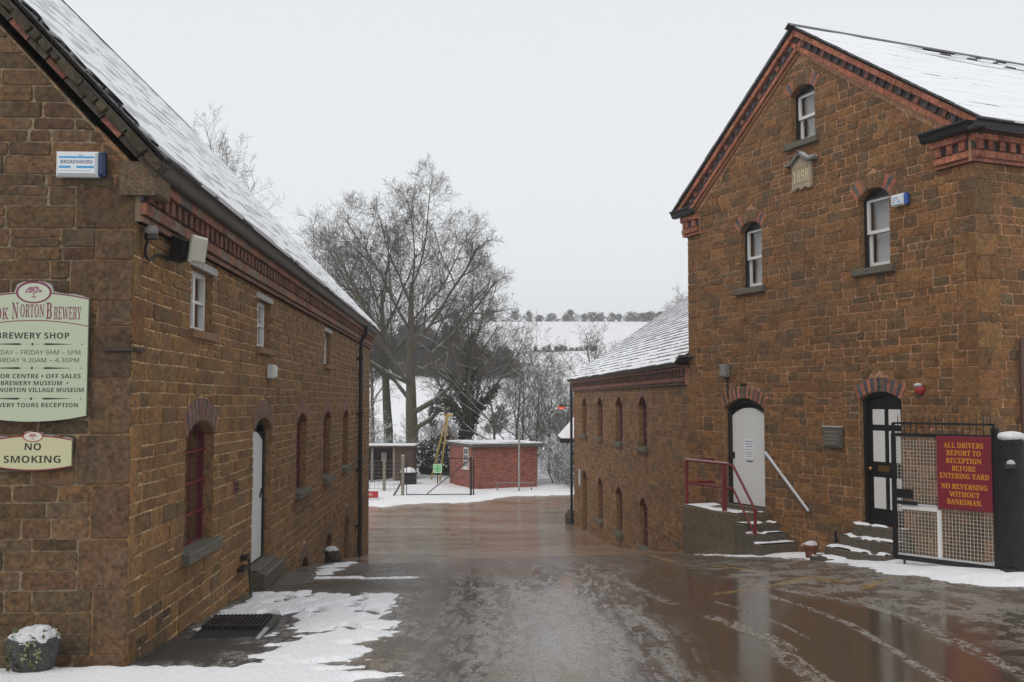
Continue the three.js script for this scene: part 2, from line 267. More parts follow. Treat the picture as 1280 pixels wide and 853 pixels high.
// slated slope: rows of lapped slates with snow lying on each course. e: eave edge origin, along +x for len, up the slope by (dy, dz)
function slateRoof(parent, F, x0, x1, eaveY, eaveZ, rise, run, o = {}) {
  const L = Math.hypot(rise, run), uy = rise / L, uz = -run / L, ny = run / L, nz = rise / L, ex = o.exposure ?? .21, rows = Math.floor(L / ex), sp = [], sn = [], uvs = [];
  const pt = (x, s, n) => [x, eaveY + uy * s + ny * n, eaveZ + uz * s + nz * n];
  const quad = (arr, uv, a, b, c, d) => { for (const p of [a, b, c, a, c, d]) { arr.push(...p); uv.push(p[0] / 2, (p[1] - p[2]) / 2); } };
  const suv = [];
  for (let r = 0; r < rows; r++) {
    const s0 = r * ex, s1 = Math.min(L, s0 + ex + .07); let x = x0 - (r % 2) * .14;
    while (x < x1) {
      const a = Math.max(x, x0) + .002, b = Math.min(x + .28, x1) - .002; x += .28; if (b - a < .03) continue;
      const t = .012 + rr(0, .006), ds = rr(-.006, .006), dn = rr(0, .004);
      const A = pt(a, s0 + ds, t + .012 + dn), B = pt(b, s0 + ds, t + .012 + rr(0, .003)), Cc = pt(b, s1, .004), D = pt(a, s1, .004), A2 = pt(a, s0 + ds, dn), B2 = pt(b, s0 + ds, 0);
      quad(sp, suv, A, B, Cc, D); quad(sp, suv, A2, B2, B, A); quad(sp, suv, A2, A, D, D); quad(sp, suv, B, B2, Cc, Cc);
    }
    const sg = o.seg ?? .14, n = Math.ceil((x1 - x0) / sg);
    const edge = (xx) => { const e = o.bare(xx, s0 / L, r); return e; };
    for (let k = 0; k < n; k++) {
      const a = x0 + k * sg, b = Math.min(x1, a + sg), ea = edge(a), eb = edge(b); if (ea > ex * .93 && eb > ex * .93) continue;
      const th = (q) => (o.base ?? .022) + (o.deep ?? .02) * vnoise(q * 2.1, r * 1.7 + 40), ta = th(a), tb = th(b), top = s1 - .07 + .025;
      const e1 = Math.min(ea, ex * .93), e2 = Math.min(eb, ex * .93), drop = (e) => .012 * (1 - e / ex);
      const lap = (o.base ?? .022) > .01, low = (e, t) => lap && e < .012 && r > 0 ? [-.02, t + .016] : [e, t * .55 + .014 + drop(e)], q1 = low(e1, ta), q2 = low(e2, tb); const A = pt(a, s0 + q1[0], q1[1]), B = pt(b, s0 + q2[0], q2[1]), Cc = pt(b, top, tb + .012), D = pt(a, top, ta + .012);
      const a0 = pt(a, s0 + q1[0] - .006, .012), b0 = pt(b, s0 + q2[0] - .006, .012);
      quad(sn, uvs, A, B, Cc, D); quad(sn, uvs, a0, b0, B, A);
    }
  }
  const mk = (p, u) => { const g = new THREE.BufferGeometry(); g.setAttribute('position', new THREE.Float32BufferAttribute(p, 3)); g.setAttribute('uv', new THREE.Float32BufferAttribute(u, 2)); g.computeVertexNormals(); return g; };
  // the roof deck under the slates
  const dk = new THREE.BufferGeometry(), c4 = [pt(x0 + .12, 0.02, -.004), pt(x1 - .12, .02, -.004), pt(x1 - .12, L, -.004), pt(x0 + .12, L, -.004), pt(x0 + .12, 0.02, -.03), pt(x1 - .12, .02, -.03), pt(x1 - .12, L, -.03), pt(x0 + .12, L, -.03)], dp = [], du = [];
  for (const [a, b, c, d] of [[0, 1, 2, 3], [5, 4, 7, 6], [4, 5, 1, 0], [3, 2, 6, 7], [4, 0, 3, 7], [1, 5, 6, 2]]) quad(dp, du, c4[a], c4[b], c4[c], c4[d]);
  dk.setAttribute('position', new THREE.Float32BufferAttribute(dp, 3)); dk.setAttribute('uv', new THREE.Float32BufferAttribute(du, 2)); dk.computeVertexNormals();
  const roof = frameAt(mesh('roof', dk, M.timber, parent), F);
  const a = mesh('slates', mk(sp, suv), o.slate ?? M.slate, roof); a.userData.kind = 'stuff';
  if (sn.length) { const b = mesh('snow_cover', mk(sn, uvs), M.roofSnow, roof); b.userData.kind = 'stuff'; }
  return roof;
}

function plank(x0, x1, yb, c, hw, sp, cr, z, d) { const r = cr - sp, R = (hw * hw + r * r) / (2 * r), cy = cr - R, T = (x) => cy + Math.sqrt(Math.max(0, R * R - (x - c) ** 2)); const s = new THREE.Shape(); s.moveTo(x0, yb); s.lineTo(x1, yb); for (let k = 0; k <= 4; k++) { const x = mix(x1, x0, k / 4); s.lineTo(x, T(x)); } s.closePath(); const g = new THREE.ExtrudeGeometry(s, { depth: d, bevelEnabled: true, bevelSize: .003, bevelThickness: .003, bevelSegments: 1 }); g.translate(0, 0, z); return g; }
// window kinds -------------------------------------------------------------------------------------------------
function sillStone(win, o, ext = .1, h = .11, proud = .09, m = M.sill) { return mesh('sill', bevelBox(2 * (o.hw + ext), h, .26 + proud, o.c, o.b - h / 2 + .004, (proud - .26) / 2, .014), m, win); }
function archFrame(o, hwIn, z, d, edge) { const s = archPath(o, o.hw - .002, o.sp - .002, o.cr - .002, THREE.Shape); const i = o.hw - edge, q = { ...o, b: o.b + edge }; s.holes.push(archPath(q, i, o.sp - edge * .3, o.cr - edge, THREE.Path)); const g = new THREE.ExtrudeGeometry(s, { depth: d, bevelEnabled: false, curveSegments: 10 }); g.translate(0, 0, z); void hwIn; return g; }
function flatArch(o, z, inset = 0) { const g = new THREE.ShapeGeometry(archPath({ ...o, b: o.b + inset }, o.hw - inset, o.sp - inset * .3, o.cr - inset, THREE.Shape), 10); g.translate(0, 0, z); return g; }
function heightAt(o, x, inset) { if (o.cr - o.sp < .01) return o.cr - inset; const { R, cy } = arc(o); return cy + Math.sqrt(Math.max(0, R * R - (x - o.c) ** 2)) - inset; }
function barredWindow(parent, F, o, k = {}) {        // iron-barred window under a brick arch
  const win = frameAt(mesh('window', archFrame(o, 0, -.17, .05, .032), k.frame ?? M.redFrame, parent), F);
  mesh('pane', flatArch(o, -.155, .03), k.pane ?? M.pane, win);
  const nv = k.nv ?? 4, z = k.bz ?? -.115; for (let i = 1; i <= nv; i++) { const x = o.c - o.hw + 2 * o.hw * i / (nv + 1); mesh('bar', rod([x, o.b + .01, z], [x, heightAt(o, x, .02), z], .0085, 6), k.bar ?? M.redFrame, win); }
  const nh = k.nh ?? 3; for (let i = 1; i <= nh; i++) { const y = o.b + (o.sp - o.b) * i / (nh + .5); mesh('rail', box(2 * o.hw - .01, .022, .012, o.c, y, z + .014), k.bar ?? M.red, win); }
  if (!k.noSill) sillStone(win, o, .1, o.sillH ?? .11, .1);
  return win;
}
function sashWindow(parent, F, o, k = {}) {           // white sliding sash with two lights
  const win = frameAt(mesh('window', archFrame(o, 0, -.2, .07, .05), M.black, parent), F), w = o.hw - .05, x0 = o.c - w, top = Math.min(o.sp + .02, o.cr - .06), mid = (o.b + .06 + top) / 2, e = .055;
  const sash = (y0, y1, z) => { const s = new THREE.Shape([[x0, y0], [x0 + 2 * w, y0], [x0 + 2 * w, y1], [x0, y1]].map((p) => new THREE.Vector2(...p))); s.holes.push(new THREE.Path([[x0 + e, y0 + e], [x0 + 2 * w - e, y0 + e], [x0 + 2 * w - e, y1 - e], [x0 + e, y1 - e]].map((p) => new THREE.Vector2(...p)))); const g = new THREE.ExtrudeGeometry(s, { depth: .04, bevelEnabled: false }); g.translate(0, 0, z); mesh('sash', g, M.whiteFrame, win); mesh('pane', box(2 * (w - e) + .01, y1 - y0 - 2 * e + .01, .004, o.c, (y0 + y1) / 2, z + .02), M.pane, win); };
  sash(mid - .03, top, -.19); sash(o.b + .06, mid + .03, -.235);
  mesh('head_board', flatArch({ ...o, b: top }, -.15, .004), M.black, win);
  if (k.curtain !== 0) mesh('curtain', box(w * (k.curtain ?? .9), top - o.b, .01, o.c - w + w * (k.curtain ?? .9) / 2 + .02, (o.b + top) / 2, -.33), M.curtain, win);
  { const w = 2 * o.hw + .9, h = o.cr - o.b + .7, y = (o.b + o.cr) / 2 - .1; mesh('room', merge([box(w, h, .03, o.c, y, -1.9), box(.03, h, 1.53, o.c - w / 2, y, -1.12), box(.03, h, 1.53, o.c + w / 2, y, -1.12), box(w, .03, 1.53, o.c, y - h / 2, -1.12), box(w, .03, 1.53, o.c, y + h / 2, -1.12)]), M.plaster, win); }
  sillStone(win, o, .12, o.sillH ?? .11, .09); return win;
}

// ------------------------------------------------------------------ ground: hill and valley under snow
function gridMesh(xs, zs, fy, uvs = .5) {
  const nx = xs.length, nz = zs.length, p = new Float32Array(nx * nz * 3), u = new Float32Array(nx * nz * 2), idx = [];
  for (let j = 0; j < nz; j++) for (let i = 0; i < nx; i++) { const k = j * nx + i; p[k * 3] = xs[i]; p[k * 3 + 1] = fy(xs[i], zs[j]); p[k * 3 + 2] = zs[j]; u[k * 2] = xs[i] * uvs; u[k * 2 + 1] = zs[j] * uvs; }
  for (let j = 0; j + 1 < nz; j++) for (let i = 0; i + 1 < nx; i++) { const a = j * nx + i, b = a + 1, c = a + nx, d = c + 1; idx.push(a, b, d, a, d, c); }
  const g = new THREE.BufferGeometry(); g.setAttribute('position', new THREE.BufferAttribute(p, 3)); g.setAttribute('uv', new THREE.BufferAttribute(u, 2)); g.setIndex(idx); g.computeVertexNormals(); return g;
}
function steps(parts) { const r = []; for (const [a, b, d] of parts) for (let v = a; (b > a ? v < b - 1e-6 : v > b + 1e-6); v += b > a ? d : -d) r.push(v); r.push(parts[parts.length - 1][1]); return r; }
const snowEdge = (x) => interp([-30, -9, -6.65, -4.57, -1.55, 0, 2, 3, 5, 30], [47, 48.3, 48.9, 49.9, 50.6, 51.9, 52.5, 52.8, 53.2, 54], x) + 1.1 * (fbm(x * .7 + 4, 3, 3) - .5) + .25 * (vnoise(x * 4, 9) - .5);
function terrainY(x, z) {
  const D = -z, e = snowEdge(x), lift = sstep(e - .5, e + .45, D) * (.19 + .07 * fbm(x * 1.3, z * 1.3, 3));
  const bank = D > 52 ? (fbm(x * .35 + 8, z * .35, 4) - .5) * .5 * sstep(53, 60, D) * sstep(190, 90, D) : 0;
  const roll = D > 90 ? (fbm(x * .012 + 5, z * .01, 3) - .5) * 5 * sstep(90, 200, D) * sstep(360, 250, D) + (x > 60 || x < -60 ? -(Math.abs(x) - 60) * .004 : 0) : 0;
  return gy(x, D) - .14 + lift + bank + roll;
}
struct('snowy_ground', gridMesh(steps([[-420, -120, 25], [-120, -40, 6], [-40, -12, 1.6], [-12, 12, .2], [12, 40, 1.6], [40, 120, 6], [120, 420, 25]]), steps([[30, -46, 2], [-46, -57, .14], [-57, -90, .6], [-90, -200, 3], [-200, -900, 12]]), terrainY, .4), M.snow);

const rbox = (x, z, cx, cz, hx, hz, r) => { const dx = Math.abs(x - cx) - hx + r, dz = Math.abs(z - cz) - hz + r; return Math.hypot(Math.max(dx, 0), Math.max(dz, 0)) + Math.min(Math.max(dx, dz), 0) - r; };
const FEET = []; for (let i = 0; i < 20; i++) FEET.push([rr(-3, -1.35), rr(-13.8, -10.6), rr(-.6, .6)]);
function coverLeft(x, z) {
  const n = fbm(x * 2.3 + 9, z * 1.2, 4) - .5, f = fbm(x * 11, z * 6, 3) - .5;
  let d = rbox(x, z, -2.35, -12.4, 1.0, 1.55, .5); d = Math.min(d, rbox(x, z, -1.75, -10.4, .75, 1.5, .4) + .1);            // main patch beside the steps
  d = Math.min(d, rbox(x, z, -3.05, -13.7, .35, .5, .2));
  d = Math.max(d, -rbox(x, z, -2.86, -10.98, .46, .86, .08));                                                                  // swept round the area grating
  let c = -d / .2 + 2.6 * n + 2.0 * f; c -= 2.0 * sstep(-.02, .14, fbm(x * 2.6 + 5, z * 3.6 + x, 4) - .5) * sstep(-11.6, -10.4, z + .4 * n); c -= 1.2 * sstep(.02, .16, f + n) * sstep(-1.9, -1.3, x);
  const near = -rbox(x, z, -3.0, -7.9, 2.2, 1.3, .5) / .14 + 2.2 * n + 1.4 * f - 2.4 * sstep(-.04, .12, fbm(x * 2.2 + 15, z * 4 + x, 4) - .5) * sstep(-2.8, -1.9, x); c = Math.max(c, near);
  const cell = Math.max(-rbox(x, z, -2.7, -16.0, .55, .32, .2) / .2, -rbox(x, z, -3.1, -17.6, .25, .9, .2) / .2, -rbox(x, z, -1.9, -15.7, .45, .12, .1) / .12, -rbox(x, z, -3.25, -20, .25, 1.3, .2) / .2) + 2.4 * n + f; c = Math.max(c, cell - .3);
  for (const [a, b, r] of FEET) { const dx = x - a, dz = z - b, u = dx * Math.cos(r) - dz * Math.sin(r), v = dx * Math.sin(r) + dz * Math.cos(r); const q = Math.hypot(u / .055, v / .15); if (q < 1.5) c -= 8 * (1.5 - q); }
  return c * .5;
}
function coverRight(x, z) {
  const D = -z, n = fbm(x * 1.7 + 30, z * 1.7, 4) - .5, f = fbm(x * 9, z * 9, 3) - .5;
  const front = interp([12, 12.8, 13.4, 14.2, 15.8, 17.4, 18.6, 19.4, 21], [12, 7.4, 5.85, 5.5, 5.3, 5.15, 4.55, 4.1, 3.7], D);
  return ((x - front) / .35 + 2.6 * n + 1.1 * f) * .5;
}
// the yard: wet tarmac, brown melt water, slush ridges thrown up by tyres
const TRACKS = [ // [half width, strength, points x, z]
  [.05, 1, [3.47, -6], [3.47, -8.5], [3.53, -9.7], [3.54, -11.1], [3.35, -12.25], [3.1, -13.4]],
  [.10, 1, [4.2, -6], [4.22, -8.85], [4.26, -10.05], [4.27, -11.25], [4.08, -12.2], [3.7, -13.0], [3.1, -13.9]],
  [.09, .9, [2.42, -6], [2.44, -8.5], [2.46, -9.4], [2.5, -10.3], [2.35, -11.2], [2.2, -11.6]],
  [.035, .9, [2.56, -6], [2.56, -8.5], [2.6, -9.75], [2.58, -10.6]], [.03, .8, [2.9, -10.2], [2.84, -11.0], [2.7, -11.8], [2.4, -12.6]],
  [.05, .9, [-.1, -13.9], [.39, -12.85], [.72, -11.8], [.8, -11.2]], [.16, .8, [.46, -6], [.48, -8.5], [.58, -9.8], [.53, -10.8], [.37, -12.1], [.15, -13.35], [-.2, -15.5]],
  [.12, .75, [0, -6], [0, -8.5], [0, -9.65], [.09, -11.3], [.14, -12.55], [0, -14.55], [-.4, -17]], [.14, .7, [-.34, -6], [-.32, -8.5], [-.28, -9.25], [-.24, -10.45], [-.22, -11.85], [-.4, -14]],
  [.10, .6, [.8, -6], [.84, -8.5], [.98, -9.6], [1.06, -10.8], [.91, -12.05], [.6, -13.4]], [.08, .6, [1.25, -6], [1.3, -8.5], [1.42, -9.6], [1.5, -10.8], [1.3, -12.4]],
  [.07, .8, [5.2, -8], [5.14, -10.6], [5.08, -11.95], [4.77, -12.8], [4.29, -13.45], [3.83, -14.0], [3.2, -14.5]], [.08, .8, [5.6, -8], [5.54, -11.4], [5.42, -12.75], [4.84, -13.85], [4.4, -14.45], [3.6, -15.2]],
  [.06, .7, [6.3, -9], [6.2, -12.3], [5.6, -13.3], [5.0, -14.4], [4.4, -15.4], [3.8, -16.6]], [.07, .5, [-.9, -6], [-.85, -10], [-.7, -14], [-.9, -19]], [.09, .5, [1.9, -12.5], [1.4, -15], [.8, -18], [.4, -22]],
  [.09, .4, [.3, -14.5], [.1, -18], [-.3, -22], [-.9, -28], [-1.3, -34]], [.09, .4, [-1.3, -14.5], [-1.5, -18], [-1.8, -22], [-2.3, -28], [-2.7, -34]],
].map(([w, s, ...p]) => ({ w, s, p, z0: Math.max(...p.map((q) => q[1])) + .4, z1: Math.min(...p.map((q) => q[1])) - .4, x0: Math.min(...p.map((q) => q[0])) - .4, x1: Math.max(...p.map((q) => q[0])) + .4 }));
function trackAt(x, z) { let v = 0; for (const t of TRACKS) { if (z > t.z0 || z < t.z1 || x < t.x0 || x > t.x1) continue; let m = 9; for (let i = 0; i + 1 < t.p.length; i++) { const [ax, az] = t.p[i], [bx, bz] = t.p[i + 1], dx = bx - ax, dz = bz - az, k = clamp(((x - ax) * dx + (z - az) * dz) / (dx * dx + dz * dz)); m = Math.min(m, Math.hypot(x - ax - k * dx, z - az - k * dz)); } v = Math.max(v, t.s * (1 - sstep(t.w * .4, t.w * 1.5, m))); } return v; }
const YEL = [[[2.78, -22.8], [2.74, -17.6]], [[1.5, -37], [1.92, -26.5]], [[2.5, -13.15], [3.31, -13.6], [4.08, -14.5]], [[4.5, -13.4], [5.2, -14.35]], [[3.25, -16.8], [3.7, -15.1]], [[4.08, -14.5], [4.4, -13.9]]];
function segDist(p, x, z) { let m = 9; for (let i = 0; i + 1 < p.length; i++) { const [ax, az] = p[i], [bx, bz] = p[i + 1], dx = bx - ax, dz = bz - az, k = clamp(((x - ax) * dx + (z - az) * dz) / (dx * dx + dz * dz)); m = Math.min(m, Math.hypot(x - ax - k * dx, z - az - k * dz)); } return m; }
function roadAt(x, z) {       // [colour r g b, roughness, height]
  const D = -z; if (x < -3.75 - .0445 * (D - 9.2) && D > 9.3 && D < 32) return [.1, .09, .08, .4, .3];
  const n1 = fbm(x * .55 + 3, z * .3 + 11, 4), n2 = fbm(x * 2.2 + 40, z * 1.5, 4), grit = fbm(x * 26, z * 20, 3), str = fbm(x * 5.5 + n1 * 3, z * 1.6, 4);
  // standing melt water: to the right of the tyre marks and along the far, lower end of the yard
  let pud = sstep(1.15, 1.9, x + 1.2 * (n1 - .5) + .35 * (n2 - .5) + (D > 14 ? -(D - 14) * .12 : 0)) * sstep(6.2, 4.4, x - (D - 9) * .02 + 1.0 * (n2 - .5) + Math.max(0, D - 11) * .42);
  if (D > 20) pud = Math.max(pud * sstep(24, 21, D), .8 * sstep(.40, .52, n1 + .12 * (n2 - .5)));
  const mid = sstep(-1.5, -.5, x + .6 * (n2 - .5)) * sstep(2.2, .9, x + .5 * (n2 - .5)) * sstep(20, 16, D);  // churned lane
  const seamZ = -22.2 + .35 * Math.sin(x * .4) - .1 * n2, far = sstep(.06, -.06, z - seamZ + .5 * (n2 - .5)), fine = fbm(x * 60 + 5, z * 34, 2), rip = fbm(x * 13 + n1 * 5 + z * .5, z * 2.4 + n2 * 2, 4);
  let c = [.10, .09, .08], ro = .27 + .2 * (n2 - .5) + .14 * (fine - .5), h = .30 * grit + .12 * fine;
  if (x < -1.2) { const k = sstep(-1.2, -2.0, x) * sstep(16, 13, D); c = c.map((q, i) => mix(q, [.052, .049, .047][i], k)); ro = mix(ro, .5, k * .7); h = mix(h, .25 * grit + .4 * fine, k); }
  const brown = (sstep(.40, .60, n2) * .7 + .25) * sstep(-1.9, -.9, x + .4 * (n2 - .5)); c = [mix(c[0], .135, brown), mix(c[1], .106, brown), mix(c[2], .08, brown)];
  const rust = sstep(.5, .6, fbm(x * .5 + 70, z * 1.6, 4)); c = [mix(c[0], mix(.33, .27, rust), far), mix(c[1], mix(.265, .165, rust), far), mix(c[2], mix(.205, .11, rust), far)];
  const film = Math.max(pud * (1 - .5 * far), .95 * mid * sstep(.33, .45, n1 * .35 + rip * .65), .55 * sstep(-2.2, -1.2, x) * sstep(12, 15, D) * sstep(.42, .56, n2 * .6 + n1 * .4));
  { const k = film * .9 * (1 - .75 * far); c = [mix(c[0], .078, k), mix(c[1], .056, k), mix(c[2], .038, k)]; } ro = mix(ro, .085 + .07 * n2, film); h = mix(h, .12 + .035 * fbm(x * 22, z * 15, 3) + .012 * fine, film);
  // slush: loose grey-brown ridges and flecks
  const crumb = .45 * fbm(x * 15 + 3, z * 5, 3) + .3 * grit + .25 * fine;
  let sl = trackAt(x + .12 * (n2 - .5) + .05 * (rip - .5), z) * sstep(.44, .56, crumb + .03);
  const flecks = sstep(.53, .60, .6 * rip + .4 * crumb) * (.6 * mid + .25 * sstep(12, 16, D) * sstep(24, 18, D));
  const side = sstep(4.0, 5.0, x + .45 * Math.max(0, D - 11) + .9 * (n1 - .5)) * sstep(.47, .56, .6 * fbm(x * 3.4 + z * 1.6, z * 2.9 - x * 1.1, 4) + .4 * crumb) * sstep(2.2, 3.4, x) * sstep(19, 16.5, D);
  if (x < -.2 && D < 23) sl = Math.max(sl, sstep(-1.1, -.15, coverLeft(x, z)) * sstep(.42, .54, crumb) * .9); if (x > 3 && D > 12 && D < 21.5) sl = Math.max(sl, sstep(-.9, -.1, coverRight(x, z)) * sstep(.44, .55, crumb) * .9);
  sl = Math.max(sl, flecks * .9, side * .85); const sandy = sstep(.47, .58, fbm(x * .9 + 50, z * .5, 3)) * sstep(1.5, .9, x);
  const sc = [mix(.33, .25, sandy), mix(.31, .195, sandy), mix(.285, .125, sandy)];
  const s2 = sl * clamp(.5 + 1.3 * (fine - .4)); c = [mix(c[0], sc[0], s2), mix(c[1], sc[1], s2), mix(c[2], sc[2], s2)]; ro = mix(ro, .42, sl * .8); h = mix(h, .22 + .45 * grit * crumb + .1 * fine, sl);
  for (let i = 0; i < YEL.length; i++) { const d = segDist(YEL[i], x, z); if (d < .09) { const k = sstep(.075, .055, d) * sstep(.40, .56, .5 * grit + .5 * n2 + .03) * .6; c = [mix(c[0], .36, k), mix(c[1], .22, k), mix(c[2], .03, k)]; ro = mix(ro, .35, k); } }
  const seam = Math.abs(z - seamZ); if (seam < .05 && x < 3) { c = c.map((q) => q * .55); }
  return [c[0], c[1], c[2], ro, h];
}
function roadTile(x0, x1, zA, zB, W, H, cells) {
  const n = W * H, col = new Uint8Array(n * 4), rg = new Uint8Array(n * 4), bp = new Uint8Array(n * 4);
  for (let j = 0; j < H; j++) for (let i = 0; i < W; i++) {
    const x = mix(x0, x1, (i + .5) / W), z = mix(zA, zB, (j + .5) / H), v = roadAt(x, z), k = (j * W + i) * 4;
    for (let q = 0; q < 3; q++) { col[k + q] = lin2s(v[q]); rg[k + q] = Math.round(255 * clamp(v[3])); bp[k + q] = Math.round(255 * clamp(v[4])); } col[k + 3] = rg[k + 3] = bp[k + 3] = 255;
  }
  const T = (d, s) => { const t = new THREE.DataTexture(d, W, H); t.magFilter = THREE.LinearFilter; t.minFilter = THREE.LinearMipmapLinearFilter; t.generateMipmaps = true; if (s) t.colorSpace = THREE.SRGBColorSpace; t.needsUpdate = true; return t; };
  const xs = [], zs = []; for (let i = 0; i <= cells[0]; i++) xs.push(mix(x0, x1, i / cells[0])); for (let j = 0; j <= cells[1]; j++) zs.push(mix(zA, zB, j / cells[1]));
  const g = gridMesh(xs, zs, (x, z) => gy(x, -z)); const u = g.attributes.uv, p = g.attributes.position; for (let i = 0; i < u.count; i++) u.setXY(i, (p.getX(i) - x0) / (x1 - x0), (p.getZ(i) - zA) / (zB - zA));
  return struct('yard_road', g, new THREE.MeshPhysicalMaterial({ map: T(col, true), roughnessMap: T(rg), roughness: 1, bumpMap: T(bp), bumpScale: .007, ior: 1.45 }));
}
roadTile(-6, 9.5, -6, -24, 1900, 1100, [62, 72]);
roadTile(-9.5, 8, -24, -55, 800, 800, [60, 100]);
struct('yard_road', gridMesh(steps([[-9, 14, 1]]), steps([[12, -6, 1]]), (x, z) => gy(x, -z)), texMat(.11, .1, .09, .35));
struct('yard_road', gridMesh(steps([[9.5, 15, .5]]), steps([[-6, -20, .5]]), (x, z) => gy(x, -z)), texMat(.11, .1, .09, .35));

// snow lying in the yard: real sheets whose ragged edges sink below the tarmac
function snowSheet(x0, x1, zA, zB, st, cover, thick = .05) {
  const g = gridMesh(steps([[x0, x1, st]]), steps([[zA, zB, st * 1.3]]), (x, z) => gy(x, -z) + clamp(cover(x, z), -1.2, 1) * thick - .004, .8);
  // drop the cells that lie wholly below the tarmac
  const p = g.attributes.position, a = g.index.array, keep = []; const up = new Uint8Array(p.count); for (let i = 0; i < p.count; i++) up[i] = p.getY(i) > gy(p.getX(i), -p.getZ(i)) - .012 ? 1 : 0;
  for (let i = 0; i < a.length; i += 3) if (up[a[i]] || up[a[i + 1]] || up[a[i + 2]]) keep.push(a[i], a[i + 1], a[i + 2]);
  g.setIndex(keep); const o = struct('fallen_snow', g, M.snow); return o;
}
snowSheet(-4.6, -.5, -6.4, -22, .035, coverLeft, .045);
snowSheet(3.2, 10.5, -12.4, -21, .05, coverRight, .06);

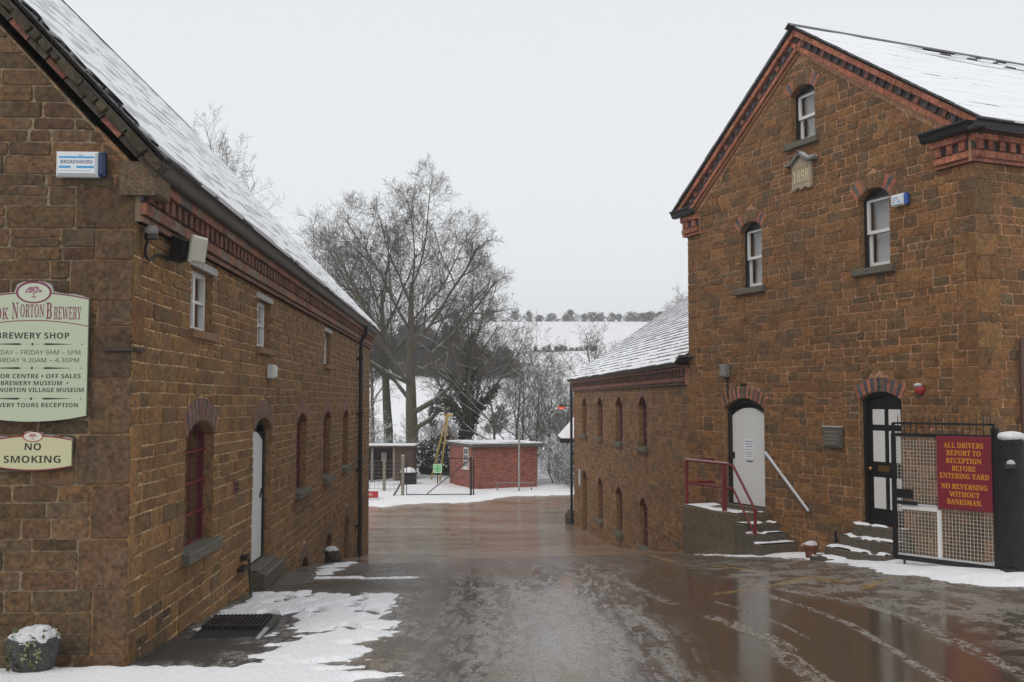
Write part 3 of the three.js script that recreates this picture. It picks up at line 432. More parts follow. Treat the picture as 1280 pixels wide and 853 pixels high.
// ------------------------------------------------------------------ building on the left: two storeys over cellars, gable to the street
const LB = thing('stone_brewery_building', 'long brown ironstone building with snowy slate roof and two sign boards on its gable', 'building', [-3.37, 0, -9.2], Math.PI / 2 + THREE.MathUtils.degToRad(2.55));
{
  const S = { pos: [0, 0, 0], ry: 0 }, G = { pos: [0, 0, 0], ry: -Math.PI / 2 }, LEN = 22.8, W = 11;
  const stones = new Pieces('stone', 'far_stones', stoneMat, 300), bricks = new Pieces('brick', 'far_bricks', brickMat, 300);
  const gf = [2.46, 6.06, 9.65, 13.08, 16.5, 19.98], op = [];
  for (const c of gf) if (c !== 6.06) op.push({ k: 'g', c, hw: c < 3 ? .64 : .58, b: 3.40, sp: 4.61, cr: 4.785, t: .25, sillH: .12, mortar: M.mortarR });
  op.push({ k: 'd', c: 6.03, hw: .72, b: 2.62, sp: 4.56, cr: 4.76, t: .26 });
  for (const c of [2.42, 6.0, 13.0, 19.9]) op.push({ k: 'u', c, hw: .49, b: 5.77, sp: 6.46, cr: 6.46, t: 0, sillH: .1, linH: .085, linX: .11 });
  [[10.06, 1.62], [13.44, 1.3], [16.9, .95], [20.42, .6]].forEach(([c, b]) => op.push({ k: 'c', c, hw: .55, b, sp: 1.88, cr: 2.15, t: .24 }));
  const wall = wallCore(LB, S, [[0, -.4], [LEN, -.4], [LEN, 6.98], [0, 6.98]], op, M.mortarL);
  const tan = [.34, .20, .086], grey = [.27, .175, .085], deep = [.28, .15, .062];
  const pick = (y, q, x) => { const worn = y < 3.3 - x * .3 && x < 2.6 && rnd() < .55; return jitterCol(worn ? [.175, .118, .064] : [tan, tan, tan, grey, deep, tan][Math.floor(rnd() * 6)], worn ? .3 : .2, .05); };
  stoneCourses(wall, stones, { x0: () => 0, x1: () => LEN, y0: .2, y1: 6.6, levels: [2.62, 3.28, 3.40, 5.67, 5.77, 6.46, 6.545, 4.785, 2.15], openings: op, h: [.105, .2], len: [.2, .5], pick, quoinL: { n: [1, 3], short: [.16, .24], long: [.22, .36] } });
  // gable
  const eave = 7.12, tanP = 1.06, apexY = eave + tanP * 5.5;
  const gab = wallCore(LB, G, [[-W, -.4], [-.352, -.4], [-.352, eave + tanP * .3], [-5.5, apexY - .03], [-W, eave]], [], M.mortarG, .35);
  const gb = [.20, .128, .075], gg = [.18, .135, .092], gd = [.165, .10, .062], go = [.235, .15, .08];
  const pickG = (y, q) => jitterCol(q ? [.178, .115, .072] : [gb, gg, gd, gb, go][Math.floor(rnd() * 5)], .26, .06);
  stoneCourses(gab, stones, { x0: (y) => Math.max(-4.2, -5.5 - (apexY - y) / tanP + .2), x1: (y) => y > eave - .05 ? -(y - eave) / tanP - .07 : 0, y0: 2.3, y1: 10.6, openings: [], h: [.10, .2], len: [.22, .52], pick: pickG, quoinR: { n: [2, 3], short: [.28, .36], long: [.42, .56] } });
  wallCore(LB, G, [[-.352, 6.985], [-.002, 6.985], [-.002, 7.1], [-.352, 7.46]], [], M.reveal, .35, 'gable_shoulder');
  // other walls and the far gable close the shell
  wallCore(LB, { pos: [LEN, 0, 0], ry: Math.PI / 2 }, [[.352, -.4], [W, -.4], [W, eave], [5.5, apexY - .03], [.352, eave + tanP * .3]], [], M.mortarG);
  wallCore(LB, { pos: [LEN, 0, -W], ry: Math.PI }, [[.36, -.4], [LEN - .36, -.4], [LEN - .36, eave], [.36, eave]], [], M.mortarG);
  cornice(LB, S, .0, LEN, 6.6, bricks, { mortar: M.mortarG, band: [.37, .16, .10], thin: [.27, .14, .095], dent: [.24, .10, .075], dull: 1 });
  for (const o of op) {
    if (o.k === 'g') { archRing(LB, S, o, bricks, o.c < 3 ? (k) => jitterCol(k % 2 ? [.17, .135, .14] : [.40, .19, .12], .2) : () => jitterCol(PINK, .16)); barredWindow(LB, S, o, { nv: 3, nh: 3 }); }
    if (o.k === 'd') {
      archRing(LB, S, o, bricks, () => jitterCol([.30, .18, .135], .2));
      const q = { ...o, hw: .66, b: 2.64, sp: 4.42, cr: 4.62 }; const door = frameAt(mesh('door', archFrame({ ...o, b: 2.6 }, 0, -.2, .1, .075), M.blackWood, LB), S); door.userData.label = 'white plank door in black arched frame';
      const n = 7, w = 1.24 / n; for (let i = 0; i < n; i++) { const x = o.c - .62 + i * w; mesh('plank', plank(x + .005, x + w - .005, 2.66, o.c, .62, 4.40, 4.55, -.157, .03), M.white, door); }
      mesh('head_board', flatArch({ ...o, b: 4.36 }, -.165, .01), M.black, door); mesh('handle', rod([o.c + .45, 3.55, -.12], [o.c + .45, 3.7, -.09], .012), M.black, door); void q;
      mesh('threshold', bevelBox(1.42, .1, .3, o.c, 2.61, -.05, .015), M.step, door);
    }
    if (o.k === 'u') {
      const win = frameAt(mesh('window', archFrame(o, 0, -.16, .07, .06), M.whiteFrame, LB), S);
      mesh('pane', box(2 * o.hw - .1, o.cr - o.b - .1, .006, o.c, (o.b + o.cr) / 2, -.12), M.pane, win);
      for (const x of [o.c - .02]) mesh('mullion', box(.075, o.cr - o.b - .1, .05, x, (o.b + o.cr) / 2, -.11), M.whiteFrame, win);
      mesh('glazing_bar', box(2 * o.hw - .1, .03, .03, o.c, (o.b + o.cr) / 2, -.105), M.whiteFrame, win);
      mesh('lintel', bevelBox(2 * (o.hw + .11), .085, .2, o.c, 6.503, -.07, .006), M.concrete, win); sillStone(win, o, .08, .1, .07, M.reveal);
    }
    if (o.k === 'c') { archRing(LB, S, o, bricks, () => jitterCol([.26, .15, .1], .2)); const w = frameAt(mesh('window', archFrame(o, 0, -.22, .05, .04), M.maroon, LB), S); mesh('pane', flatArch(o, -.2, .03), M.pane, w); }
  }
  gutterProfile(LB, S, -.06, LEN + .05, 7.015, .15, .165, .15);
  mesh('soffit_board', box(LEN, .03, .2, LEN / 2, 7.035, .09), M.gutter, LB);
  { // downpipe with its brackets
    const dp = mesh('downpipe', merge([rod([19.0, .72, .12], [19.0, 6.62, .12], .055, 12), rod([19.0, 6.62, .12], [19.0, 6.85, .26], .055, 12), rod([19.0, 6.85, .26], [19.0, 7.04, .26], .055, 12)]), M.black, LB);
    for (const y of [1.6, 3.1, 4.6, 6.1]) mesh('bracket', merge([rod([19.0, y, .12], [19.0, y + .09, .12], .07, 12), box(.2, .06, .06, 19, y + .045, .03)]), M.black, dp);
  }
  // slates, snow, ridge and verge
  const ez = .30, ey = 7.14, run = 5.8, rise = tanP * run;
  slateRoof(LB, S, -.13, LEN + .12, ey, ez, rise, run, { deep: .035, seg: .1, bare: (x, s, r) => { const a = fbm(x * 1.7, r * .9 + 4, 3), b = fbm(x * .35 + 7, r * .3, 2); const verge = sstep(.55, 0, x + .15) * .14; return clamp(-.004 + (a - .62) * .42 + (b - .5) * .1 + verge * (vnoise(x * 9, r * 3) + .2), -.004, .21); } });
  slateRoof(LB, { pos: [LEN, 0, -W], ry: Math.PI }, -.12, LEN + .13, ey, ez, rise, run, { exposure: .42, seg: .5, bare: () => .01 });
  const ry = ey + rise; mesh('ridge_tiles', (() => { const l = []; for (let x = -.12; x < LEN; x += .45) { l.push(box(.44, .025, .2, x + .22, ry + .01, .08 - 5.5, 0, .8), box(.44, .025, .2, x + .22, ry + .01, -.08 - 5.5, 0, -.8)); } return merge(l); })(), M.slate, LB).userData.kind = 'stuff';
  const va = Math.atan(tanP), vl = Math.hypot(5.75, 5.75 * tanP);
  { const v = mesh('verge', box(vl, .07, .12, 0, .01, .02), M.gutter, LB); v.rotation.set(0, -Math.PI / 2, 0); v.rotation.order = 'YXZ'; v.rotation.z = -va; v.position.set(-.03, (ey + ry) / 2 - .12, (.28 - 5.5) / 2); v.updateWorldMatrix(true, false);
    for (let k = 0; k < 26; k++) { const x = vl / 2 - .12 - k * .24; bricks.add(v, brickBox(.225, .055, .08, x, -.068, 0, jitterCol(rnd() < .62 ? [.13, .1, .075] : [.34, .14, .095], .35)), new THREE.Vector3(x, -.13, 0), .02); }
    const vs = new Pieces('verge_stone', 'verge_stones', stoneMat, 120); for (let x = vl / 2; x > -vl / 2; ) { const w = rr(.1, .3), h = rr(.022, .042); vs.add(v, (() => { const g = blockGeo([[x - w, -h - .01], [x - .005, -h - rr(0, .02)], [x - .005, h + rr(-.01, .015)], [x - w, h + rr(-.01, .02)]], .06, .10 + rr(0, .03), jitterCol([.10, .085, .06], .3), [.005, .025], .014, .006); return g; })(), new THREE.Vector3(x, 0, .1), w * h * 2); x -= w; } vs.flush(); }
  mesh('kneeler_stone', bevelBox(.42, .3, .34, .16, 6.98, .04, .02), texMat(.22, .15, .09, .9, .01), LB).rotation.y = 0;
  { const v = mesh('air_brick', bevelBox(.24, .16, .03, 4.22, 3.9, .012, .004), mat(.17, .05, .04, .9), LB); for (let i = 0; i < 3; i++) for (let j = 0; j < 2; j++) mesh('slot', box(.05, .035, .01, 4.15 + i * .07, 3.87 + j * .065, .028), M.dark, v); }
  stones.flush(); bricks.flush();
  // stone doorstep
  const st = thing('stone_doorstep', 'worn dark stone doorstep below the white plank door', 'doorstep', [0, 0, 0], 0); st.position.copy(LB.position); st.rotation.y = LB.rotation.y;
  mesh('upper_step', bevelBox(1.5, .24, .24, 6.03, 2.50, .1, .02), M.step, st); mesh('lower_step', bevelBox(1.75, .2, .62, 6.1, 2.28, .36, .025), M.step, st);
}
// fittings on the left building, in its own frame (x along the wall, z out of it)
function onLB(name, label, category, group) { const o = thing(name, label, category, [0, 0, 0], 0, group); o.position.copy(LB.position); o.rotation.y = LB.rotation.y; return o; }
function local(g, dx, dy, dz) { g.translate(dx, dy, dz); return g; }
{
  const f = onLB('floodlight', 'pale fronted floodlight on a bracket under the brick eaves cornice', 'floodlight');
  mesh('housing', (() => { const s = new THREE.Shape([[0, -.17], [.2, -.1], [.2, .12], [0, .17]].map((p) => new THREE.Vector2(...p))); const g = new THREE.ExtrudeGeometry(s, { depth: .32, bevelEnabled: false }); g.rotateY(-Math.PI / 2); g.scale(.72, .72, .72); g.rotateX(.15); g.rotateY(-.35); g.translate(1.12, 6.5, .14); return g; })(), M.blackWood, f);
  mesh('lamp_face', (() => { const g = bevelBox(.25, .27, .07, 0, 0, 0, .025); g.rotateX(.15); g.rotateY(-.35); g.translate(.98, 6.49, .31); return g; })(), mat(.52, .5, .42, .35), f);
  mesh('bracket', merge([rod([.9, 6.4, 0], [.94, 6.36, .16], .014), rod([.94, 6.36, .16], [.98, 6.42, .22], .014)]), M.black, f);
  const l = onLB('wall_sensor', 'small grey round sensor on curved conduit at the corner of the left building', 'sensor');
  mesh('head', (() => { const g = new THREE.SphereGeometry(.065, 14, 10); g.scale(1, .85, 1); g.translate(.16, 6.54, .1); return g; })(), texMat(.35, .35, .33, .6), l);
  mesh('cap', (() => { const g = new THREE.CylinderGeometry(.055, .06, .05, 14); g.translate(.16, 6.49, .1); return g; })(), M.black, l);
  mesh('conduit', new THREE.TubeGeometry(new THREE.CatmullRomCurve3([[.16, 6.49, .08], [.2, 6.36, .04], [.35, 6.3, .03], [.6, 6.38, .03], [.9, 6.4, .04]].map((p) => new THREE.Vector3(...p))), 30, .014, 6), M.black, l);
  const ip = onLB('iron_pipe', 'thin black iron pipe rising from the snow beside the round planter', 'pipe'); mesh('pipe', rod([-.05, 2.55, -1.235], [-.05, 3.98, -1.235], .028, 8), M.black, ip); mesh('hook', box(.07, .05, .09, -.04, 4.0, -1.22), M.black, ip);
  const it = onLB('iron_wall_tie', 'small rusty iron tie bar at the corner of the left building', 'wall tie'); mesh('bar', merge([box(.26, .035, .02, .12, 5.46, .028), box(.02, .035, .26, -.028, 5.46, -.11)]), mat(.06, .04, .03, .8), it);
  const b = onLB('meter_box', 'small white box on the ironstone wall below an upper window', 'box'); mesh('case', bevelBox(.24, .2, .1, 6.34, 5.44, .06, .012), mat(.6, .6, .57, .6), b); mesh('lid', bevelBox(.2, .16, .02, 6.34, 5.44, .118, .006), mat(.66, .66, .63, .5), b);
  const sc = onLB('boot_scraper', 'black iron boot scraper with bent rod beside the doorstep', 'boot scraper');
  mesh('upright', new THREE.TubeGeometry(new THREE.CatmullRomCurve3([[4.72, 2.9, .1], [4.66, 2.7, .12], [4.55, 2.55, .16], [4.2, 2.36, .22]].map((p) => new THREE.Vector3(...p))), 20, .016, 6), M.black, sc); mesh('blade', box(.34, .05, .09, 4.5, 2.82, .07), M.black, sc); mesh('bracket', box(.2, .06, .1, 4.66, 2.94, .05), M.black, sc);
}

// ------------------------------------------------------------------ gabled building on the right
const RB = thing('gabled_stone_building', 'tall brown ironstone building with brick edged gable, sash windows and a date stone', 'building', [6.929, 0, -15.416], THREE.MathUtils.degToRad(-66.95));
const RPOS = RB.position.clone(), RTURN = RB.rotation.y;
{
  const G = { pos: [0, 0, 0], ry: 0 }, S = { pos: [0, 0, 0], ry: Math.PI / 2 }, W = 7.84, DEP = 13;
  const stones = new Pieces('stone', 'far_stones', stoneMat, 300), bricks = new Pieces('brick', 'far_bricks', brickMat, 300);
  const eave = 9.04, apexX = -3.94, apexY = 11.70, sl = (apexY - eave) / (W / 2);
  const op = [
    { k: 's', c: -5.57, hw: .36, b: 7.24, sp: 8.41, cr: 8.57, t: .24, sillH: .12, mortar: M.mortarR }, { k: 's', c: -2.13, hw: .37, b: 7.24, sp: 8.43, cr: 8.595, t: .25, sillH: .12 },
    { k: 's', c: -3.92, hw: .35, b: 9.82, sp: 10.72, cr: 10.87, t: .24, sillH: .12 },
    { k: 'w', c: -5.87, hw: .66, b: 2.84, sp: 4.86, cr: 5.056, t: .225 }, { k: 'b', c: -2.07, hw: .49, b: 2.93, sp: 5.02, cr: 5.16, t: .235 } ];
  const gab = wallCore(RB, G, [[-W, -.4], [0, -.4], [0, eave - .04], [apexX, apexY], [-W, eave - .04]], op, M.mortarR);
  const b1 = [.33, .18, .08], b2 = [.25, .16, .085], b3 = [.27, .15, .07], b4 = [.36, .20, .088], b5 = [.215, .145, .085];
  const pick = () => jitterCol([b1, b1, b3, b2, b4, b3, b5][Math.floor(rnd() * 7)], .17, .05);
  stoneCourses(gab, stones, { x0: (y) => y > eave - .4 ? apexX - (apexY - y) / sl + .38 : -W, x1: (y) => y > eave - .4 ? apexX + (apexY - y) / sl - .38 : 0, y0: 1.3, y1: 11.3, levels: [2.84, 5.056, 5.16, 7.12, 7.24, 8.6, 9.70, 9.82, eave - .4, 10.87], openings: op, h: [.105, .2], len: [.2, .48], pick, quoinR: { n: [1, 3], short: [.2, .3], long: [.36, .5] }, quoinL: { n: [1, 2], short: [.2, .3], long: [.3, .42] } });
  const side = wallCore(RB, S, [[.352, -.4], [DEP, -.4], [DEP, eave - .04], [.352, eave - .04]], [], M.mortarR);
  stoneCourses(side, stones, { x0: () => 0, x1: () => 4.2, y0: 1.3, y1: 8.64, openings: [], h: [.11, .21], len: [.22, .5], pick, quoinL: { n: [1, 3], short: [.2, .3], long: [.34, .5] } });
  wallCore(RB, { pos: [-W, 0, -DEP], ry: -Math.PI / 2 }, [[.01, -.4], [DEP - .352, -.4], [DEP - .352, eave - .04], [.01, eave - .04]], [], M.mortarR);
  wallCore(RB, { pos: [0, 0, -DEP], ry: Math.PI }, [[.36, -.4], [W - .36, -.4], [W - .36, eave - .04], [-apexX, apexY], [.36, eave - .04]], [], M.mortarR);
  // brick eaves cornice on the side wall, returned on to the gable
  const red = { band: RED, thin: [.44, .16, .1], dent: [.46, .16, .1] };
  cornice(RB, S, -.1, 5, 8.58, bricks, red); cornice(RB, G, -.70, .0, 8.58, bricks, red); cornice(RB, G, -W, -W + .52, 8.58, bricks, red);
  cornice(RB, { pos: [-W, 0, -1.2], ry: -Math.PI / 2 }, 0, 1.3, 8.58, bricks, red);
  gutterProfile(RB, S, -.30, DEP, 9.0, .17, .15, .2, 'gutter', M.black); gutterProfile(RB, G, -.78, .20, 9.0, .17, .15, .17, 'gutter', M.black); gutterProfile(RB, G, -W - .22, -W + .52, 9.0, .17, .15, .17, 'gutter', M.black);
  mesh('soffit_board', box(.4, .02, DEP, .17, 8.995, -DEP / 2 + .15), M.black, RB);
  // raking brick bands under the verge
  for (const s of [-1, 1]) {
    const ex = s > 0 ? .30 : -W - .30, ey = eave + .115, dx = apexX - ex, dy = apexY + .228 - ey, L = Math.hypot(dx, dy), a = Math.atan2(dy, dx), ux = dx / L, uy = dy / L, nx = s > 0 ? uy : -uy, ny = s > 0 ? -ux : ux; // n points down into the wall
    const back = frameAt(mesh('raking_cornice', (() => { const c = [ex + dx / 2 + nx * (-Math.sign(ny) * .2), 0]; void c; const g = box(L - .05, .36, .05); g.rotateZ(a); const d = ny < 0 ? 1 : -1; g.translate(ex + dx / 2 + nx * .2 * d, ey + dy / 2 + ny * .2 * d, .026); return g; })(), M.mortarR, RB), G); back.updateWorldMatrix(true, false);
    const d = ny < 0 ? 1 : -1, put = (t, off, w, h, z, col) => { const x = ex + ux * t + nx * off * d, y = ey + uy * t + ny * off * d; bricks.add(back, brickBox(w, h, z, x, y, z / 2, col, a), new THREE.Vector3(x, y, 0), w * h); };
    const n = Math.round(L / .224), st = L / n; for (let k = 0; k < n; k++) { const t = (k + .5) * st, lo = k / n; put(t, .07, st - .006, .095, .17, jitterCol(RED, .22)); if (lo < .985) { put(t, .185, st * .98, .115, .075, jitterCol(BLUE, .25)); put(t, .18, .1, .115, .115, jitterCol(k % 3 ? [.12, .1, .1] : [.3, .13, .09], .3)); } put(Math.min(t + .02, L - .1), .30, st - .006, .085, .10, jitterCol(RED, .22)); }
  }
  for (const o of op) {
    if (o.k === 's') { archRing(RB, G, o, bricks, (k, n) => { const e = Math.min(k, n - 1 - k); return e === 1 ? jitterCol([.2, .19, .2], .15) : e < 3 ? jitterCol(RED, .15) : jitterCol([.28, .16, .08], .2); }); sashWindow(RB, G, o, { curtain: o.c === -3.92 ? .7 : 1.1 }); }
    else archRing(RB, G, o, bricks, (k, n) => k % 2 ? jitterCol(o.k === 'b' ? [.13, .13, .15] : [.17, .14, .11], .2) : Math.abs(k - n / 2) < 1 ? jitterCol([.28, .18, .1], .2) : jitterCol([.56, .21, .135], .18));
    if (o.k === 'w') {
      const door = frameAt(mesh('door', archFrame(o, 0, -.2, .12, .1), M.blackWood, RB), G); door.userData.label = 'white plank door with arched head and pinned notices';
      mesh('head_board', flatArch({ ...o, b: 4.7 }, -.165, .01), M.black, door);
      const n = 8, hw = .55, w = 2 * hw / n; for (let i = 0; i < n; i++) { const x = o.c - hw + i * w; mesh('plank', plank(x + .0045, x + w - .0045, 2.93, o.c, hw, 4.70, 4.86, -.147, .03), M.white, door); }
      mesh('threshold', bevelBox(1.3, .07, .3, o.c, 2.885, -.06, .012), M.step, door);
      const nt = (y, h, tw) => { const c = document.createElement('canvas'); c.width = 256; c.height = Math.round(256 * h / tw); const x = c.getContext('2d'); x.fillStyle = '#e9eaf0'; x.fillRect(0, 0, c.width, c.height); x.fillStyle = '#555a78'; for (let k = 0; k < 3; k++) { x.fillRect(28 + k * 9, c.height * (.2 + k * .25), 200 - k * 24, c.height * .07); } const t = new THREE.CanvasTexture(c); t.colorSpace = THREE.SRGBColorSpace; const m = new THREE.MeshStandardMaterial({ map: t, roughness: .7 }); const g = box(tw, h, .003, o.c + .02, y, -.108); mesh('paper_notice', g, m, door); };
      nt(4.14, .2, .34); nt(3.93, .16, .28); mesh('dark_label', box(.2, .018, .004, o.c + .02, 3.8, -.109), M.dark, door); mesh('latch', box(.05, .12, .03, o.c - .5, 3.9, -.1), M.black, door);
    }
    if (o.k === 'b') {
      const door = frameAt(mesh('door', archFrame(o, 0, -.2, .12, .07), M.black, RB), G); door.userData.label = 'black door with white panels and brass fittings';
      mesh('leaf', (() => { const g = new THREE.ExtrudeGeometry(archPath({ ...o, b: 2.95 }, .43, 4.95, 5.1, THREE.Shape), { depth: .045, bevelEnabled: false }); g.translate(0, 0, -.19); return g; })(), M.black, door);
      for (const s of [-1, 1]) for (const [y0, y1] of [[3.2, 3.72], [3.98, 4.5], [4.6, 4.86]]) mesh('panel', bevelBox(.27, y1 - y0, .02, o.c + s * .185, (y0 + y1) / 2, -.138, .006), M.whiteFrame, door);
      mesh('head_board', flatArch({ ...o, b: 4.9 }, -.142, .02), M.black, door);
      mesh('knob', (() => { const g = new THREE.SphereGeometry(.035, 12, 8); g.translate(o.c - .36, 3.86, -.1); return g; })(), M.brass, door); mesh('letter_plate', box(.26, .1, .012, o.c - .08, 3.87, -.137), mat(.3, .19, .07, .4, { metalness: .8 }), door);
    }
  }
  // date stone
  const ds = mesh('date_stone', (() => { const s = new THREE.Shape(); const x = -3.92; s.moveTo(x - .26, 8.93); for (let k = 0; k < 5; k++) { s.quadraticCurveTo(x - .26 + (k + .5) * .104, 8.93 - (k % 2 ? -.03 : .05), x - .26 + (k + 1) * .104, 8.93); } s.lineTo(x + .26, 9.38); s.lineTo(x, 9.52); s.lineTo(x - .26, 9.38); s.closePath(); const g = new THREE.ExtrudeGeometry(s, { depth: .05, bevelEnabled: true, bevelSize: .01, bevelThickness: .01, bevelSegments: 1 }); g.translate(0, 0, .005); return g; })(), texMat(.62, .52, .38, .9, .006), RB); ds.userData.label = 'carved cream date stone reading 1898';
  mesh('hood', merge([box(.2, .05, .12, -4.24, 9.41, .07), box(.34, .05, .12, -4.03, 9.50, .07, .62), box(.34, .05, .12, -3.81, 9.50, .07, -.62), box(.2, .05, .12, -3.60, 9.41, .07)]), texMat(.3, .3, .27, .9), ds);
  mesh('hood_snow', merge([box(.2, .02, .11, -3.60, 9.447, .07), box(.2, .02, .11, -3.80, 9.53, .07, -.62)]), M.snow, ds);
  { const c = document.createElement('canvas'); c.width = 256; c.height = 256; const x = c.getContext('2d'); x.fillStyle = '#9a8a6c'; x.fillRect(0, 0, 256, 256); x.fillStyle = '#c9bd9f'; x.font = 'bold 150px serif'; x.textAlign = 'center'; x.save(); x.translate(128, 220); x.scale(.82, 1.5); x.fillText('1898', 0, 0); x.restore(); const t = new THREE.CanvasTexture(c); t.colorSpace = THREE.SRGBColorSpace; mesh('carved_date', box(.42, .34, .006, -3.92, 9.17, .067), new THREE.MeshStandardMaterial({ map: t, roughness: .9 }), ds); }
  // roof slopes
  const rx = -apexX + .34, rise = apexY + .24 - 9.13;
  slateRoof(RB, S, -.215, DEP, 9.13, .36, rise, rx, { base: .012, deep: .016, bare: (x, s, r) => { const a = fbm(x * 1.3 + 60, r * .8, 3); const top = sstep(.66, .97, s + .3 * (fbm(x * .4, r * .2 + 9, 3) - .5)) * sstep(.8, 3.5, x); return clamp(-.01 + (a - .5) * .16 + top * (.06 + .34 * vnoise(x * 3, r * 2)), -.004, .21); } });
  slateRoof(RB, { pos: [-W, 0, -DEP], ry: -Math.PI / 2 }, 0, DEP + .215, 9.13, .36, rise, rx - .02, { exposure: .42, seg: .5, bare: () => .01 });
  mesh('ridge_tiles', (() => { const l = []; for (let z = .26; z > -DEP; z -= .45) l.push(box(.14, .02, .44, apexX + .05, 9.13 + rise + .025, z - .2, -.62), box(.14, .02, .44, apexX - .05, 9.13 + rise + .025, z - .2, .62)); return merge(l); })(), M.slate, RB).userData.kind = 'stuff';
  mesh('downpipe', merge([rod([.08, 1.9, -.78], [.08, 5.95, -.78], .035, 10)]), mat(.10, .05, .035, .5), RB);
  stones.flush(); bricks.flush();
}
function onRB(name, label, category, group) { return thing(name, label, category, RPOS.toArray(), RTURN, group); }
{
  // steps and landing to the white door
  const st = onRB('stone_staircase', 'short flight of snow dusted stone steps and landing below the white arched door', 'steps');
  mesh('landing', bevelBox(1.95, 2.0, .78, -5.98, 1.87, .4, .02), texMat(.22, .165, .105, .85, .02), st);
  mesh('landing_snow', (() => { const g = gridMesh(steps([[-6.88, -5.1, .06]]), steps([[.78, .06, .05]]), (x, z) => 2.872 + .022 * clamp((fbm(x * 2.2, z * 5 + 3, 3) - .45) * 5 + (z > .4 ? .9 : .1) - (x > -6.1 && z < .45 ? .9 : 0), -.5, 1)); return g; })(), M.snow, st);
  [[2.70, -4.78], [2.545, -4.52], [2.39, -4.25]].forEach(([y, u], k) => { mesh('step', bevelBox(.30 + .02, .6, .82, u - .145, y - .3, .41, .018), M.step, st); mesh('step_snow', gridMesh(steps([[u - .29, u - .012, .03]]), steps([[.80, .05, .03]]), (x, z) => y + .002 + .026 * clamp((fbm(x * 5 + k * 9, z * 5, 3) - .42) * 7 + (x > u - .1 ? .5 : 0), -.4, 1)), M.snow, st); });
  const rl = onRB('red_handrail', 'red tubular steel railing around the landing and steps', 'railing');
  const z = .72, P1 = -6.86, P2 = -5.52, P3 = -4.55, g1 = 1.75, T = 3.78, Mi = 3.33;
  for (const [x, b, t, r] of [[P1, 1.6, T, .034], [P2, 1.75, T, .046], [P3, 2.0, 3.02, .03]]) mesh('post', rod([x, b, z], [x, t, z], r, 12), M.red, rl); void g1;
  mesh('top_rail', merge([rod([P1, T, z], [P2 + .28, T, z], .024, 10), rod([P2 + .28, T, z], [P3, 3.0, z], .024, 10)]), M.red, rl); mesh('middle_rail', merge([rod([P1, Mi, z], [P2 + .28, Mi, z], .021, 10), rod([P2 + .28, Mi, z], [P3, 2.52, z], .021, 10)]), M.red, rl);
  mesh('return_rail', merge([rod([P1, T, z], [P1, T, .06], .03, 10), rod([P1, Mi, z], [P1, Mi, .06], .026, 10)]), M.red, rl);
  mesh('rail_snow', box(1.5, .014, .03, -6.15, T + .034, z), M.snow, rl);
  const hr = onRB('wall_handrail', 'grey snow topped handrail sloping along the wall between the two doors', 'handrail'); mesh('rail', rod([-5.1, 4.0, .07], [-3.84, 3.0, .07], .028, 10), M.steel, hr); mesh('snow_cap', rod([-5.09, 4.022, .07], [-3.85, 3.022, .07], .022, 8), M.snow, hr); for (const t of [.08, .5, .92]) mesh('bracket', rod([mix(-5.1, -3.84, t), mix(4, 3, t) - .02, 0], [mix(-5.1, -3.84, t), mix(4, 3, t), .07], .012, 6), M.black, hr);
  // steps to the black door
  const s2 = onRB('stone_doorsteps', 'four dark stone steps rising to the black and white panelled door', 'steps');
  [[2.93, .16], [2.74, .40], [2.565, .66], [2.42, .92]].forEach(([y, d], k) => { mesh('step', bevelBox(1.2 + k * .12, .5, d, -2.02, y - .25, d / 2, .02), M.step, s2); mesh('step_snow', gridMesh(steps([[-2.6 - k * .05, -1.44, .04]]), steps([[d - .01, Math.max(.02, d - .25), .03]]), (x, z) => y + .001 + .026 * clamp((fbm(x * 4 + k * 5, z * 6 + 20, 3) - .5) * 8 + .1, -.4, 1)), M.snow, s2); });
  const br = onRB('iron_boot_scraper', 'small black iron boot scraper beside the dark stone doorsteps', 'boot scraper'); mesh('post', merge([rod([-2.86, 2.2, .3], [-2.86, 2.78, .3], .02, 8), rod([-2.66, 2.3, .3], [-2.66, 2.7, .3], .014, 8)]), M.black, br); mesh('blade', box(.2, .05, .015, -2.76, 2.62, .3), M.black, br);
  const pl = onRB('wall_plaque', 'grey framed plaque on the wall between the two doors', 'plaque');
  mesh('frame', bevelBox(.5, .36, .06, -3.19, 4.36, .045, .015), texMat(.14, .13, .11, .6), pl); mesh('face', box(.42, .28, .006, -3.19, 4.36, .079), texMat(.20, .18, .15, .5), pl); mesh('top_snow', box(.48, .02, .05, -3.19, 4.552, .05), M.snow, pl); for (let k = 0; k < 4; k++) mesh('raised_line', box(.34 - (k % 2) * .08, .018, .006, -3.19, 4.46 - k * .065, .083), texMat(.35, .32, .27, .5), pl);
  const bx = onRB('junction_box', 'weathered grey box on conduit above the white arched door', 'box'); mesh('case', bevelBox(.2, .26, .13, -6.40, 5.62, .08, .02), texMat(.36, .35, .33, .7), bx); mesh('conduit', rod([-6.37, 5.5, .03], [-6.37, 5.08, .03], .016, 8), M.black, bx);
  const lv = onRB('wall_stub', 'small black pipe stub above the white arched door', 'pipe'); mesh('stub', rod([-5.78, 5.33, 0], [-5.78, 5.31, .12], .03, 8), M.black, lv);
